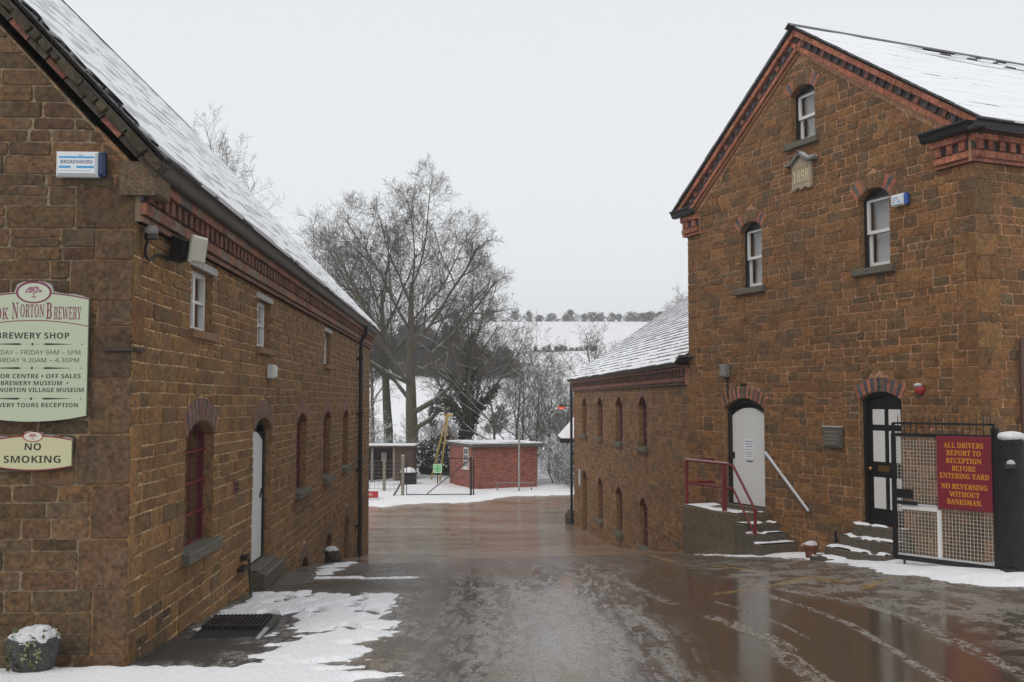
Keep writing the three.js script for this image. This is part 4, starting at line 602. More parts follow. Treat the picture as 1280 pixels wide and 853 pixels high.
  const bell = onRB('alarm_bell', 'small red alarm bell with snow on top right of the black door', 'bell'); mesh('dome', (() => { const g = new THREE.SphereGeometry(.085, 14, 10, 0, 6.3, 0, 1.6); g.rotateX(Math.PI / 2); g.translate(-1.13, 5.18, .04); return g; })(), mat(.35, .03, .03, .4), bell); mesh('base', (() => { const g = new THREE.CylinderGeometry(.09, .09, .04, 16); g.rotateX(Math.PI / 2); g.translate(-1.13, 5.18, .025); return g; })(), mat(.2, .03, .03, .5), bell); mesh('snow_cap', (() => { const g = new THREE.SphereGeometry(.075, 12, 8); g.scale(1, .45, .8); g.translate(-1.13, 5.25, .085); return g; })(), M.snow, bell);
}
// ------------------------------------------------------------------ low range between the gabled building and the valley
const MB = thing('low_stone_range', 'long lower ironstone range with two rows of narrow arched windows and thinly snowed slates', 'building', [3.859, 0, -22.632], THREE.MathUtils.degToRad(-85.83));
{
  const F = { pos: [0, 0, 0], ry: 0 }, LEN = 18.95, DEP = 12;
  const stones = new Pieces('stone', 'far_stones', stoneMat, 300), bricks = new Pieces('brick', 'far_bricks', brickMat, 300), op = [];
  [-5.13, -8.72, -12.38, -16.05].forEach((c) => op.push({ k: 'u', c, hw: .55, b: 3.765, sp: 4.86, cr: 5.12, t: .2, sillH: .12 }));
  [[-5.13, 1.10], [-8.8, 1.08], [-12.4, 1.03], [-16.1, .2]].forEach(([c, b], i) => op.push({ k: i === 3 ? 'd' : 'l', c, hw: i === 3 ? .62 : .52, b, sp: 2.18, cr: 2.43, t: .2, sillH: i === 3 || i === 0 ? 0 : .12 }));
  const wall = wallCore(MB, F, [[-LEN, -.5], [.0, -.5], [.0, 5.72], [-LEN, 5.72]], op, M.mortarR);
  const t1 = [.37, .215, .095], t2 = [.26, .175, .09], t3 = [.28, .15, .07]; const pick = () => jitterCol([t1, t1, t2, t3, t1][Math.floor(rnd() * 5)], .22, .06);
  stoneCourses(wall, stones, { x0: () => -LEN, x1: () => 0, y0: -.2, y1: 5.36, levels: [.91, 1.03, 2.43, 3.645, 3.765, 5.12], openings: op, h: [.12, .2], len: [.22, .5], pick, quoinL: { n: [1, 3], short: [.2, .3], long: [.36, .5] } });
  wallCore(MB, { pos: [-LEN, 0, 0], ry: -Math.PI / 2 }, [[-DEP, -.5], [-.352, -.5], [-.352, 5.9], [-DEP / 2, 5.72 + .69 * DEP / 2], [-DEP, 5.72]], [], M.mortarR);
  wallCore(MB, { pos: [0, 0, -DEP], ry: Math.PI }, [[.4, -.5], [LEN - .36, -.5], [LEN - .36, 5.72], [.4, 5.72]], [], M.mortarR);
  cornice(MB, F, -LEN - .08, -.15, 5.36, bricks, { band: [.36, .15, .105], thin: [.2, .12, .085], dent: [.2, .1, .08] });
  for (const o of op) {
    archRing(MB, F, o, bricks, () => jitterCol([.36, .2, .13], .15));
    if (o.k === 'd') { const d = frameAt(mesh('door', archFrame(o, 0, -.22, .06, .06), M.blackWood, MB), F); d.userData.label = 'dark recessed arched doorway'; mesh('leaf', flatArch(o, -.2, .03), texMat(.08, .06, .05, .7), d); }
    else barredWindow(MB, F, o, { frame: M.maroon, bar: M.maroon, pane: M.glassPurple, nv: 3, nh: 4, bz: -.135 });
  }
  gutterProfile(MB, F, -LEN - .15, -.1, 5.76, .18, .06, .1, 'gutter', M.gutter);
  slateRoof(MB, F, -LEN - .2, -.14, 5.82, .3, .69 * 6.3, 6.3, { exposure: .21, base: .003, deep: .006, seg: .1, bare: (x, s, r) => { const a = fbm(x * 1.1 + 20, r * 1.3, 3), low = sstep(.34, .02, s); return clamp(.09 - .065 * low + (a - .5) * .2 + .03 * sstep(.2, .7, s), 0, .21); } });
  slateRoof(MB, { pos: [0, 0, -DEP], ry: Math.PI }, -.9, LEN + .2, 5.82, .3, .69 * 6.3, 6.3, { exposure: .5, seg: .5, bare: () => .1 });
  mesh('downpipe', merge([rod([-LEN - .12, .1, .1], [-LEN - .12, 5.7, .1], .055, 10)]), M.black, MB);
  mesh('valley_lead', box(.5, .05, .5, -.05, 5.9, .02, .3), M.gutter, MB);
  stones.flush(); bricks.flush();
}
{
  const on = (n, l, c) => thing(n, l, c, MB.position.toArray(), MB.rotation.y);
  const l = on('amber_wall_lamp', 'small orange lamp on an arm at the far corner of the low range', 'lamp'); mesh('arm', rod([-19.0, 4.78, .05], [-19.05, 4.82, .38], .02, 6), M.black, l); mesh('shade', (() => { const g = new THREE.CylinderGeometry(.05, .15, .1, 14); g.translate(-19.08, 4.83, .5); return g; })(), M.black, l);
  mesh('lens', (() => { const g = new THREE.SphereGeometry(.12, 12, 8); g.scale(1.1, .6, 1.3); g.translate(-19.08, 4.76, .5); return g; })(), new THREE.MeshStandardMaterial({ color: C(.75, .16, .05), emissive: C(.8, .14, .04), emissiveIntensity: .35, roughness: .4 }), l);
  { const p = new THREE.PointLight(0xff7a3a, .25, 0, 2); p.position.set(-19.08, 4.6, .5); p.castShadow = true; l.add(p); }
  const n = on('white_notice', 'small white notice on the wall beside the dark arched doorway', 'notice'); mesh('board', bevelBox(.3, .62, .03, -17.25, 2.1, .03, .006), mat(.62, .62, .6, .6), n);
}

// ------------------------------------------------------------------ sign boards
function canvasTex(w, h, draw) { const c = document.createElement('canvas'); c.width = w; c.height = h; draw(c.getContext('2d'), w, h); const t = new THREE.CanvasTexture(c); t.colorSpace = THREE.SRGBColorSpace; t.anisotropy = 8; return t; }
function fit(x, s, cx, y, width, px, font, sy = 1) { x.font = font.replace('#', px); const m = x.measureText(s).width; x.save(); x.translate(cx, y); x.scale(width / m, sy); x.textAlign = 'center'; x.textBaseline = 'alphabetic'; x.fillText(s, 0, 0); x.restore(); }
function treeEmblem(x, cx, cy, s, col) { x.fillStyle = col; x.strokeStyle = col; x.beginPath(); x.moveTo(cx - s * .07, cy + s * .5); x.quadraticCurveTo(cx - s * .05, cy + s * .2, cx - s * .05, cy); x.lineTo(cx + s * .05, cy); x.quadraticCurveTo(cx + s * .05, cy + s * .2, cx + s * .07, cy + s * .5); x.fill(); x.beginPath(); x.ellipse(cx, cy + s * .52, s * .3, s * .05, 0, 0, 7); x.fill(); let q = 7; const R = () => (q = (q * 16807) % 2147483647) / 2147483647; for (let k = 0; k < 90; k++) { const a = R() * Math.PI + Math.PI, r = Math.sqrt(R()); x.globalAlpha = .65; x.beginPath(); x.ellipse(cx + Math.cos(a) * r * s * .78, cy + .08 * s + Math.sin(a) * r * s * .62, s * .09, s * .05, R() * 3, 0, 7); x.fill(); } x.globalAlpha = 1; }
function outlineShape(pts) { const s = new THREE.Shape(); pts.forEach(([x, y], i) => (i ? s.lineTo(x, y) : s.moveTo(x, y))); s.closePath(); return s; }
function signOutline(hw, yb, yt, sagB, sagT, ow, oh, grow = 0) { const p = []; hw += grow; for (let k = 0; k <= 20; k++) { const t = -1 + k / 10; p.push([t * hw, yb - grow - sagB * (1 - t * t)]); } for (let k = 0; k <= 40; k++) { const t = 1 - k / 20, x = t * hw; let y = yt + grow + sagT * (1 - t * t); const e = 1 - (x / (ow + grow)) ** 2; if (e > 0) y = Math.max(y, yt + sagT + oh * .35 + (oh + grow) * Math.sqrt(e) * .65); p.push([x, y]); } return p; }
function signBoard(name, label, u, yb, yt, hw, sagB, sagT, ow, oh, draw, W, edge) {
  const t = onLB(name, label, 'sign'); const s = outlineShape(signOutline(hw, yb, yt, sagB, sagT, ow, oh)); const top = yt + sagT + oh, bot = yb - sagB, H = Math.round(W * (top - bot) / (2 * hw));
  const g = new THREE.ExtrudeGeometry(s, { depth: .022, bevelEnabled: false }); const b = mesh('board', g, edge, t); b.rotation.y = -Math.PI / 2; b.position.set(-.045, 0, -u);
  const f = new THREE.ShapeGeometry(s); planarUV(f, -hw, bot, 2 * hw, top - bot); const tx = canvasTex(W, H, (x) => draw(x, W, H, (yy) => H * (top - yy) / (top - bot), W / (2 * hw))); const m = mesh('printed_face', f, new THREE.MeshStandardMaterial({ map: tx, roughness: .45 }), t); m.rotation.y = -Math.PI / 2; m.position.set(-.07, 0, -u);
  const sn = []; for (let k = 0; k < 46; k++) { const a = -1 + 2 * k / 46, c = -1 + 2 * (k + 1) / 46, xm = (a + c) / 2; const fy = (q) => { const x = q * hw; let y = yt + sagT * (1 - q * q); const e = 1 - (x / ow) ** 2; if (e > 0) y = Math.max(y, yt + sagT + oh * .35 + oh * Math.sqrt(e) * .65); return y; }; const ya = fy(a), yc = fy(c), dl = Math.hypot((c - a) * hw, yc - ya), n = fbm(xm * 4 + yb, 2, 2); if (dl > .09 || n < .42) continue; sn.push(box(dl + .004, .006 + .014 * (n - .4) * 2, .026, xm * hw, (ya + yc) / 2 + .003, .011, Math.atan2(yc - ya, (c - a) * hw))); }
  if (sn.length) { const o = mesh('top_snow', merge(sn), M.snow, t); o.rotation.y = -Math.PI / 2; o.position.set(-.045, 0, -u); }
  return t;
}
const SERIF = '#px serif', CAPS = '#px sans-serif', PLUM = '#7c3553', INK = '#23301f';
signBoard('opening_hours_sign', 'tall pale green sign board with plum lettering, opening times and oval tree emblem', .835, 4.872, 5.905, .475, .052, .055, .155, .09, (x, W, H, Y, k) => {
  x.fillStyle = '#bdc7ac'; x.fillRect(0, 0, W, H); const c = W / 2; x.lineWidth = .012 * k; x.strokeStyle = PLUM;
  x.beginPath(); for (let i = 0; i <= 40; i++) { const t = -1 + i / 20; x.lineTo(c + t * W / 2, Y(5.895 + .055 * (1 - t * t))); } x.stroke();
  x.lineWidth = .008 * k; x.beginPath(); for (let i = 0; i <= 40; i++) { const t = -1 + i / 20; x.lineTo(c + t * W / 2, Y(5.655 + .05 * (1 - t * t))); } x.stroke();
  x.fillStyle = PLUM; x.beginPath(); x.ellipse(c, Y(5.955), .155 * k, .1 * k, 0, 0, 7); x.fill(); x.fillStyle = '#c6cdb6'; x.beginPath(); x.ellipse(c, Y(5.952), .135 * k, .082 * k, 0, 0, 7); x.fill(); treeEmblem(x, c, Y(5.958), .09 * k, '#8d4a66');
  x.fillStyle = PLUM; const words = [['H', -.435, .14], ['OOK', -.30, .105], ['N', -.157, .15], ['ORTON', -.01, .115], ['B', .135, .15], ['REWERY', .295, .115]];
  for (const [w, cx, h] of words) { const wd = { H: .06, OOK: .17, N: .06, ORTON: .21, B: .055, REWERY: .24 }[w]; x.save(); x.translate(0, 0); fit(x, w, c + cx * k, Y(5.735 - .045 * cx * cx * 5 + (h > .13 ? -.012 : 0)), wd * k, .1 * k, 'bold ' + SERIF, h / .074); x.restore(); }
  x.fillStyle = INK; fit(x, 'BREWERY SHOP', c, Y(5.545), .64 * k, .075 * k, 'bold ' + CAPS);
  const rule = (y) => { x.fillStyle = INK; x.beginPath(); x.ellipse(c, Y(y), .011 * k, .011 * k, 0, 0, 7); x.fill(); for (const s of [-1, 1]) { x.beginPath(); x.moveTo(c + s * .085 * k, Y(y)); x.lineTo(c + s * .12 * k, Y(y + .009)); x.lineTo(c + s * .34 * k, Y(y + .001)); x.lineTo(c + s * .34 * k, Y(y - .001)); x.lineTo(c + s * .12 * k, Y(y - .009)); x.fill(); x.fillRect(c + s * .045 * k - .02 * k, Y(y) - 1, .04 * k, 2); x.beginPath(); x.ellipse(c + s * .425 * k, Y(y), .006 * k, .006 * k, 0, 0, 7); x.fill(); } };
  rule(5.497); fit(x, 'MONDAY \u2013 FRIDAY 9AM \u2013 5PM', c, Y(5.405), .84 * k, .055 * k, CAPS); fit(x, 'SATURDAY 9.30AM \u2013 4.30PM', c, Y(5.338), .82 * k, .055 * k, CAPS);
  rule(5.287); fit(x, 'VISITOR CENTRE \u2022 OFF SALES', c, Y(5.198), .85 * k, .052 * k, 'bold ' + CAPS); fit(x, '\u2022  BREWERY MUSEUM  \u2022', c, Y(5.137), .64 * k, .052 * k, 'bold ' + CAPS); fit(x, 'HOOK NORTON VILLAGE MUSEUM', c, Y(5.078), .91 * k, .052 * k, 'bold ' + CAPS);
  rule(5.02); fit(x, 'BREWERY TOURS RECEPTION', c, Y(4.945), .82 * k, .052 * k, 'bold ' + CAPS);
}, 1024, mat(.20, .30, .22, .5));
signBoard('no_smoking_sign', 'small cream sign board with red lower edge reading no smoking', .81, 4.43, 4.665, .333, .036, .036, .085, .03, (x, W, H, Y, k) => {
  x.fillStyle = '#8e2a3d'; x.fillRect(0, 0, W, H); const c = W / 2; x.fillStyle = '#c9c79f'; x.beginPath(); for (let i = 0; i <= 40; i++) { const t = -1 + i / 20; x.lineTo(c + t * W / 2, Y(4.655 + .034 * (1 - t * t))); } for (let i = 0; i <= 40; i++) { const t = 1 - i / 20; x.lineTo(c + t * W / 2, Y(4.438 - .034 * (1 - t * t))); } x.fill();
  x.fillStyle = '#8e2a3d'; x.beginPath(); x.ellipse(c, Y(4.69), .088 * k, .047 * k, 0, 0, 7); x.fill(); x.fillStyle = '#d9d3bf'; x.beginPath(); x.ellipse(c, Y(4.69), .078 * k, .039 * k, 0, 0, 7); x.fill(); treeEmblem(x, c, Y(4.692), .045 * k, '#93405e');
  x.fillStyle = INK; fit(x, 'NO', c, Y(4.572), .155 * k, .085 * k, 'bold ' + CAPS); fit(x, 'SMOKING', c, Y(4.462), .50 * k, .085 * k, 'bold ' + CAPS);
  x.beginPath(); x.ellipse(c - .29 * k, Y(4.56), 4, 4, 0, 0, 7); x.ellipse(c + .29 * k, Y(4.56), 4, 4, 0, 0, 7); x.fill();
}, 768, mat(.35, .36, .24, .5));
function alarmBox(host, label, w, h, d, place, draw, blueSide) {
  const t = host('alarm_box', label, 'alarm box'); const g = bevelBox(w, h, d, 0, 0, d / 2, .025); const c = mesh('case', g, mat(.70, .72, .74, .4), t); place(c);
  const tx = canvasTex(512, Math.round(512 * h / w), draw); const f = mesh('printed_face', box(w - .055, h - .055, .002, -.0, 0, d + .0015), new THREE.MeshStandardMaterial({ map: tx, roughness: .4 }), t); place(f);
  const s = mesh('blue_end', bevelBox(.07, h - .01, d - .01, w / 2 + .02, 0, (d - .01) / 2, .02), blueSide, t); place(s); return t;
}
alarmBox(onLB, 'white alarm box with blue stripes and dark end on the left gable', .37, .225, .1, (o) => { o.rotation.y = -Math.PI / 2; o.position.set(-.02, 7.09, -.475); }, (x, W, H) => { x.fillStyle = '#dfe5ea'; x.fillRect(0, 0, W, H); x.fillStyle = '#3f9bd0'; x.fillRect(10, H * .12, W - 20, H * .1); x.fillRect(10, H * .62, W * .32, H * .12); x.fillRect(W * .5, H * .62, W * .48, H * .12); x.fillStyle = '#2a3a52'; fit(x, 'BROADSWORD', W / 2, H * .5, W * .9, H * .26, 'bold ' + CAPS); x.fillStyle = '#8a98a8'; for (let k = 0; k < 14; k++) x.fillRect(20 + k * 33, H * .86, 20, H * .04); x.fillStyle = '#3f9bd0'; x.fillRect(W * .55, H * .04, W * .12, H * .05); }, mat(.012, .03, .09, .35));
alarmBox(onRB, 'white alarm box with blue print beside an upper sash window', .29, .19, .1, (o) => { o.position.set(-1.47, 8.26, .02); }, (x, W, H) => { x.fillStyle = '#e2e6ea'; x.fillRect(0, 0, W, H); x.fillStyle = '#4f9bcf'; x.fillRect(30, H * .15, W * .6, H * .14); x.fillRect(30, H * .66, W * .3, H * .18); x.fillRect(W * .55, H * .66, W * .35, H * .18); x.fillStyle = '#b9848e'; x.fillRect(30, H * .42, W * .7, H * .1); }, mat(.03, .09, .38, .35));

// ------------------------------------------------------------------ yard gate, post and driver sign
{
  const A = [5.72, -15.65], B = [6.70, -14.45], L = Math.hypot(B[0] - A[0], B[1] - A[1]), ang = Math.atan2(-(B[1] - A[1]), B[0] - A[0]);
  const g = thing('mesh_yard_gate', 'black framed yard gate with wire mesh panels hung on a dark timber post', 'gate', [A[0], 2.45, A[1]], ang); // local x towards the post
  const y0 = .24, y1 = 2.05, r = .025, fr = (x0, ya, x1, yb, w = .05) => { const dx = x1 - x0, dy = yb - ya, l = Math.hypot(dx, dy); return box(l, w, .05, (x0 + x1) / 2, (ya + yb) / 2, 0, Math.atan2(dy, dx)); };
  mesh('frame', merge([fr(0, y0 - .02, 0, y1 + .02, .055), fr(L, y0 - .08, L, y1 + .12, .1), fr(.02, y0, L, y0, .07), fr(.02, y1, L, y1, .05)]), M.black, g); void r;
  mesh('drop_bolt', rod([.14, -.02, .0], [.14, .3, .0], .018, 8), M.black, g); mesh('latch_box', box(.26, .13, .07, .16, 1.18, 0), M.black, g); mesh('latch_bar', box(.36, .05, .03, .2, 1.05, .03), M.black, g);
  const sx = .66; mesh('middle_rail', box(sx - .1, .06, .035, .12 + (sx - .1) / 2, .98, 0), M.whiteFrame, g); mesh('middle_post', box(.055, .98 - y0, .035, sx + .04, (.98 + y0) / 2, 0), M.whiteFrame, g); mesh('rail_snow', box(sx - .12, .03, .04, .12 + (sx - .1) / 2, 1.025, 0), M.snow, g); mesh('bottom_snow', box(L - .1, .022, .04, L / 2, y0 + .047, 0), M.snow, g);
  const wires = []; for (let x = .055; x < L - .04; x += .052) wires.push(box(.007, y1 - y0 - .06, .007, x, (y0 + y1) / 2, -.01)); for (let y = y0 + .06; y < y1 - .03; y += .052) wires.push(box(L - .08, .007, .007, L / 2, y, -.017)); const wm = mesh('wire_mesh', merge(wires), M.wire, g); wm.userData.kind = 'stuff';
  const hi = y1 + .17; mesh('top_rail', merge([fr(.0, hi, L, hi, .03), fr(0, y1, 0, hi, .03), fr(L - .02, y1, L - .02, hi, .03)]), M.black, g); for (let x = .08; x < L; x += .1) mesh('spike', merge([rod([x, y1, 0], [x, hi + .09, 0], .007, 5), rod([x, hi + .09, 0], [x, hi + .14, 0], .007, 5, .001)]), M.black, g);
  const s = thing('driver_notice_sign', 'dark red sign with yellow capital lettering fixed to the yard gate', 'sign', [A[0], 2.45, A[1]], ang); const sw = .80, sh = 1.04, cx = L - .06 - sw / 2 + .02, cy = y1 - sh / 2 + .0;
  mesh('board', bevelBox(sw, sh, .02, cx, cy, .045, .003), mat(.19, .015, .03, .5), s);
  const tx = canvasTex(768, Math.round(768 * sh / sw), (x, W, H) => { x.fillStyle = '#7a1f2e'; x.fillRect(0, 0, W, H); x.fillStyle = '#d99a1c'; const rows = [['ALL DRIVERS', .74, .155], ['REPORT TO', .64, .26], ['RECEPTION', .66, .365], ['BEFORE', .45, .47], ['ENTERING YARD', .92, .575], ['NO REVERSING', .86, .72], ['WITHOUT', .56, .825], ['BANKSMAN.', .66, .93]]; for (const [w, wd, y] of rows) fit(x, w, W / 2, H * y, W * wd, H * .088, 'bold ' + SERIF, 1.12); });
  mesh('printed_face', box(sw - .01, sh - .01, .002, cx, cy, .0565), new THREE.MeshStandardMaterial({ map: tx, roughness: .5 }), s);
  const p = thing('timber_gate_post', 'thick dark weathered timber gate post capped with snow', 'gate post', [6.83, 2.4, -14.28], .3);
  mesh('post', (() => { const q = new THREE.CylinderGeometry(.15, .185, 2.2, 18, 24); const a = q.attributes.position; for (let i = 0; i < a.count; i++) { const y = a.getY(i), n = 1 + .22 * (fbm(a.getX(i) * 11 + 5, y * 2.2 + a.getZ(i) * 9, 3) - .5); a.setXYZ(i, a.getX(i) * n, y, a.getZ(i) * n); } q.computeVertexNormals(); q.translate(0, 1.02, 0); return q; })(), texMat(.018, .015, .013, .75, .03), p);
  mesh('snow_cap', (() => { const q = new THREE.SphereGeometry(.18, 18, 10); q.scale(1.02, .42, .95); const v = q.attributes.position; for (let i = 0; i < v.count; i++) { const n = 1 + .3 * (fbm(v.getX(i) * 12 + 3, v.getZ(i) * 12 + v.getY(i) * 6, 3) - .5); v.setXYZ(i, v.getX(i) * n, v.getY(i) * n, v.getZ(i) * n); } q.computeVertexNormals(); q.translate(0, 2.11, 0); return q; })(), M.snow, p); mesh('hinge', merge([box(.2, .06, .05, -.16, 1.72, .12), box(.2, .06, .05, -.16, .32, .12)]), M.black, p); { const q = mesh('hinge_snow', snowDome(.05, .05, .3), M.snow, p); q.position.set(-.15, 1.75, .14); }
}
// planters, grating, loose stones
function leafCloud(n, f, size, rnds) { const pos = [], nor = []; for (let k = 0; k < n; k++) { const [x, y, z] = f(k), s = size * rr(.6, 1.3), a = new THREE.Vector3(rr(-1, 1), rr(-1, 1), rr(-1, 1)).normalize(), b = new THREE.Vector3(rr(-1, 1), rr(-1, 1), rr(-1, 1)).cross(a).normalize(), c = a.clone().cross(b); const P = (u, v) => [x + a.x * u * s + b.x * v * s, y + a.y * u * s + b.y * v * s, z + a.z * u * s + b.z * v * s]; for (const q of [P(-.5, 0), P(0, -.4), P(.6, 0), P(-.5, 0), P(.6, 0), P(0, .4)]) { pos.push(...q); nor.push(c.x, c.y, c.z); } } const g = new THREE.BufferGeometry(); g.setAttribute('position', new THREE.Float32BufferAttribute(pos, 3)); g.setAttribute('normal', new THREE.Float32BufferAttribute(nor, 3)); void rnds; return g; }
function snowDome(r, h, amp) { const q = new THREE.SphereGeometry(r, 26, 12, 0, Math.PI * 2, 0, Math.PI / 2), a = q.attributes.position; for (let i = 0; i < a.count; i++) { const x = a.getX(i), y = a.getY(i), z = a.getZ(i), n = 1 + amp * (fbm(x * 14 + 4, z * 14 + y * 5, 3) - .5) * 2; a.setXYZ(i, x * n, y * h / r * n, z * n); } q.computeVertexNormals(); return q; }
{
  const x = -4.02, z = -8.86, y = gy(x, -z), p = thing('stone_planter', 'grey round planter with trailing ivy and snow against the left gable', 'planter', [x, y, z]);
  mesh('pot', new THREE.LatheGeometry([[.001, 0], [.135, 0], [.15, .02], [.175, .1], [.2, .2], [.205, .27], [.21, .3], [.2, .315], [.18, .31], [.17, .27], [.001, .26]].map((q) => new THREE.Vector2(...q)), 40), texMat(.10, .098, .095, .8, .006), p);
  const sn = mesh('snow', snowDome(.2, .1, .25), M.snow, p); sn.position.y = .29;
  mesh('ivy', leafCloud(120, (k) => { if (k < 70) { const a = rr(0, 6.28), r = rr(.1, .21); return [Math.cos(a) * r, rr(.29, .37), Math.sin(a) * r]; } const s = k % 3, a = [1.2, 1.9, 2.9][s], t = rr(0, 1), d = .215 - t * .03; return [Math.cos(a + .25 * Math.sin(t * 5)) * d, .3 - t * .28, Math.sin(a + .25 * Math.sin(t * 5)) * d]; }, .042), mat(.10, .13, .05, .6), p); mesh('ivy_pale', leafCloud(26, () => { const a = rr(.9, 1.6), t = rr(0, 1); return [Math.cos(a) * .22, .34 - t * .2, Math.sin(a) * .22]; }, .04), mat(.3, .32, .18, .6), p);
}
{
  const wz = [-4.02 + .93, 0], w = new THREE.Vector3(-3.12, 0, .62).applyAxisAngle(new THREE.Vector3(0, 1, 0), RTURN).add(RPOS); void wz; const y = gy(w.x, -w.z), p = thing('terracotta_pot', 'terracotta flower pot heaped with snow beside the dark stone doorsteps', 'pot', [w.x, y + .02, w.z]);
  mesh('pot', new THREE.LatheGeometry([[.001, 0], [.10, 0], [.125, .17], [.13, .19], [.155, .19], [.16, .25], [.14, .255], [.13, .22], [.001, .2]].map((q) => new THREE.Vector2(...q)), 28), mat(.20, .075, .04, .85), p); const s = mesh('snow', snowDome(.15, .1, .35), M.snow, p); s.position.y = .215; p.scale.setScalar(.85);
}
{
  const gr = thing('cellar_grating', 'iron cellar grating half covering a black painted pit in a stone kerb beside the left wall', 'grating', [-2.93, gy(-2.93, 10.98) + .004, -10.98], THREE.MathUtils.degToRad(2.55));
  mesh('pit_plate', box(.66, .014, 1.32, 0, .007, 0), M.dark, gr); mesh('kerb', merge([box(.07, .03, 1.42, .365, .015, 0), box(.66, .018, .04, 0, .009, .68)]), texMat(.13, .12, .105, .8), gr);  // black plate paints the darkness of the open pit; no hole is cut
  for (let i = 0; i < 15; i++) mesh('bar', box(.014, .035, .62, -.3 + i * .043, .036, -.34), mat(.03, .025, .022, .5), gr); mesh('cross_bar', merge([box(.64, .02, .02, 0, .045, -.08), box(.64, .02, .02, 0, .045, -.6)]), mat(.03, .025, .022, .5), gr); mesh('kerb_snow', box(.04, .012, .5, .375, .036, .25), M.snow, gr);
  const lum = (x, z, r, h, label, cat, snow, name) => { const t = thing(name, label, cat, [x, gy(x, -z) - .03, z]); const q = new THREE.IcosahedronGeometry(r, 3), a = q.attributes.position; for (let i = 0; i < a.count; i++) { const n = 1 + .35 * (fbm(a.getX(i) * 3 / r + x, a.getY(i) * 3 / r + a.getZ(i) * 2 / r, 3) - .5) * 2; a.setXYZ(i, a.getX(i) * n, (a.getY(i) * n + r * .6) * h, a.getZ(i) * n); } q.computeVertexNormals(); mesh('stone', q, texMat(.10, .085, .07, .9, .02), t); if (snow) { const s = mesh('snow_cap', snowDome(r * .8, r * .4, .3), M.snow, t); s.position.y = r * 1.45 * h; } return t; };
  lum(-3.85, -22.3, .2, .9, 'rough stone block topped with snow against the left building wall', 'stone', true, 'stone_block'); lum(2.62, -42.3, .42, .95, 'dark rounded boulder at the far corner of the low range', 'boulder', false, 'boulder');
}

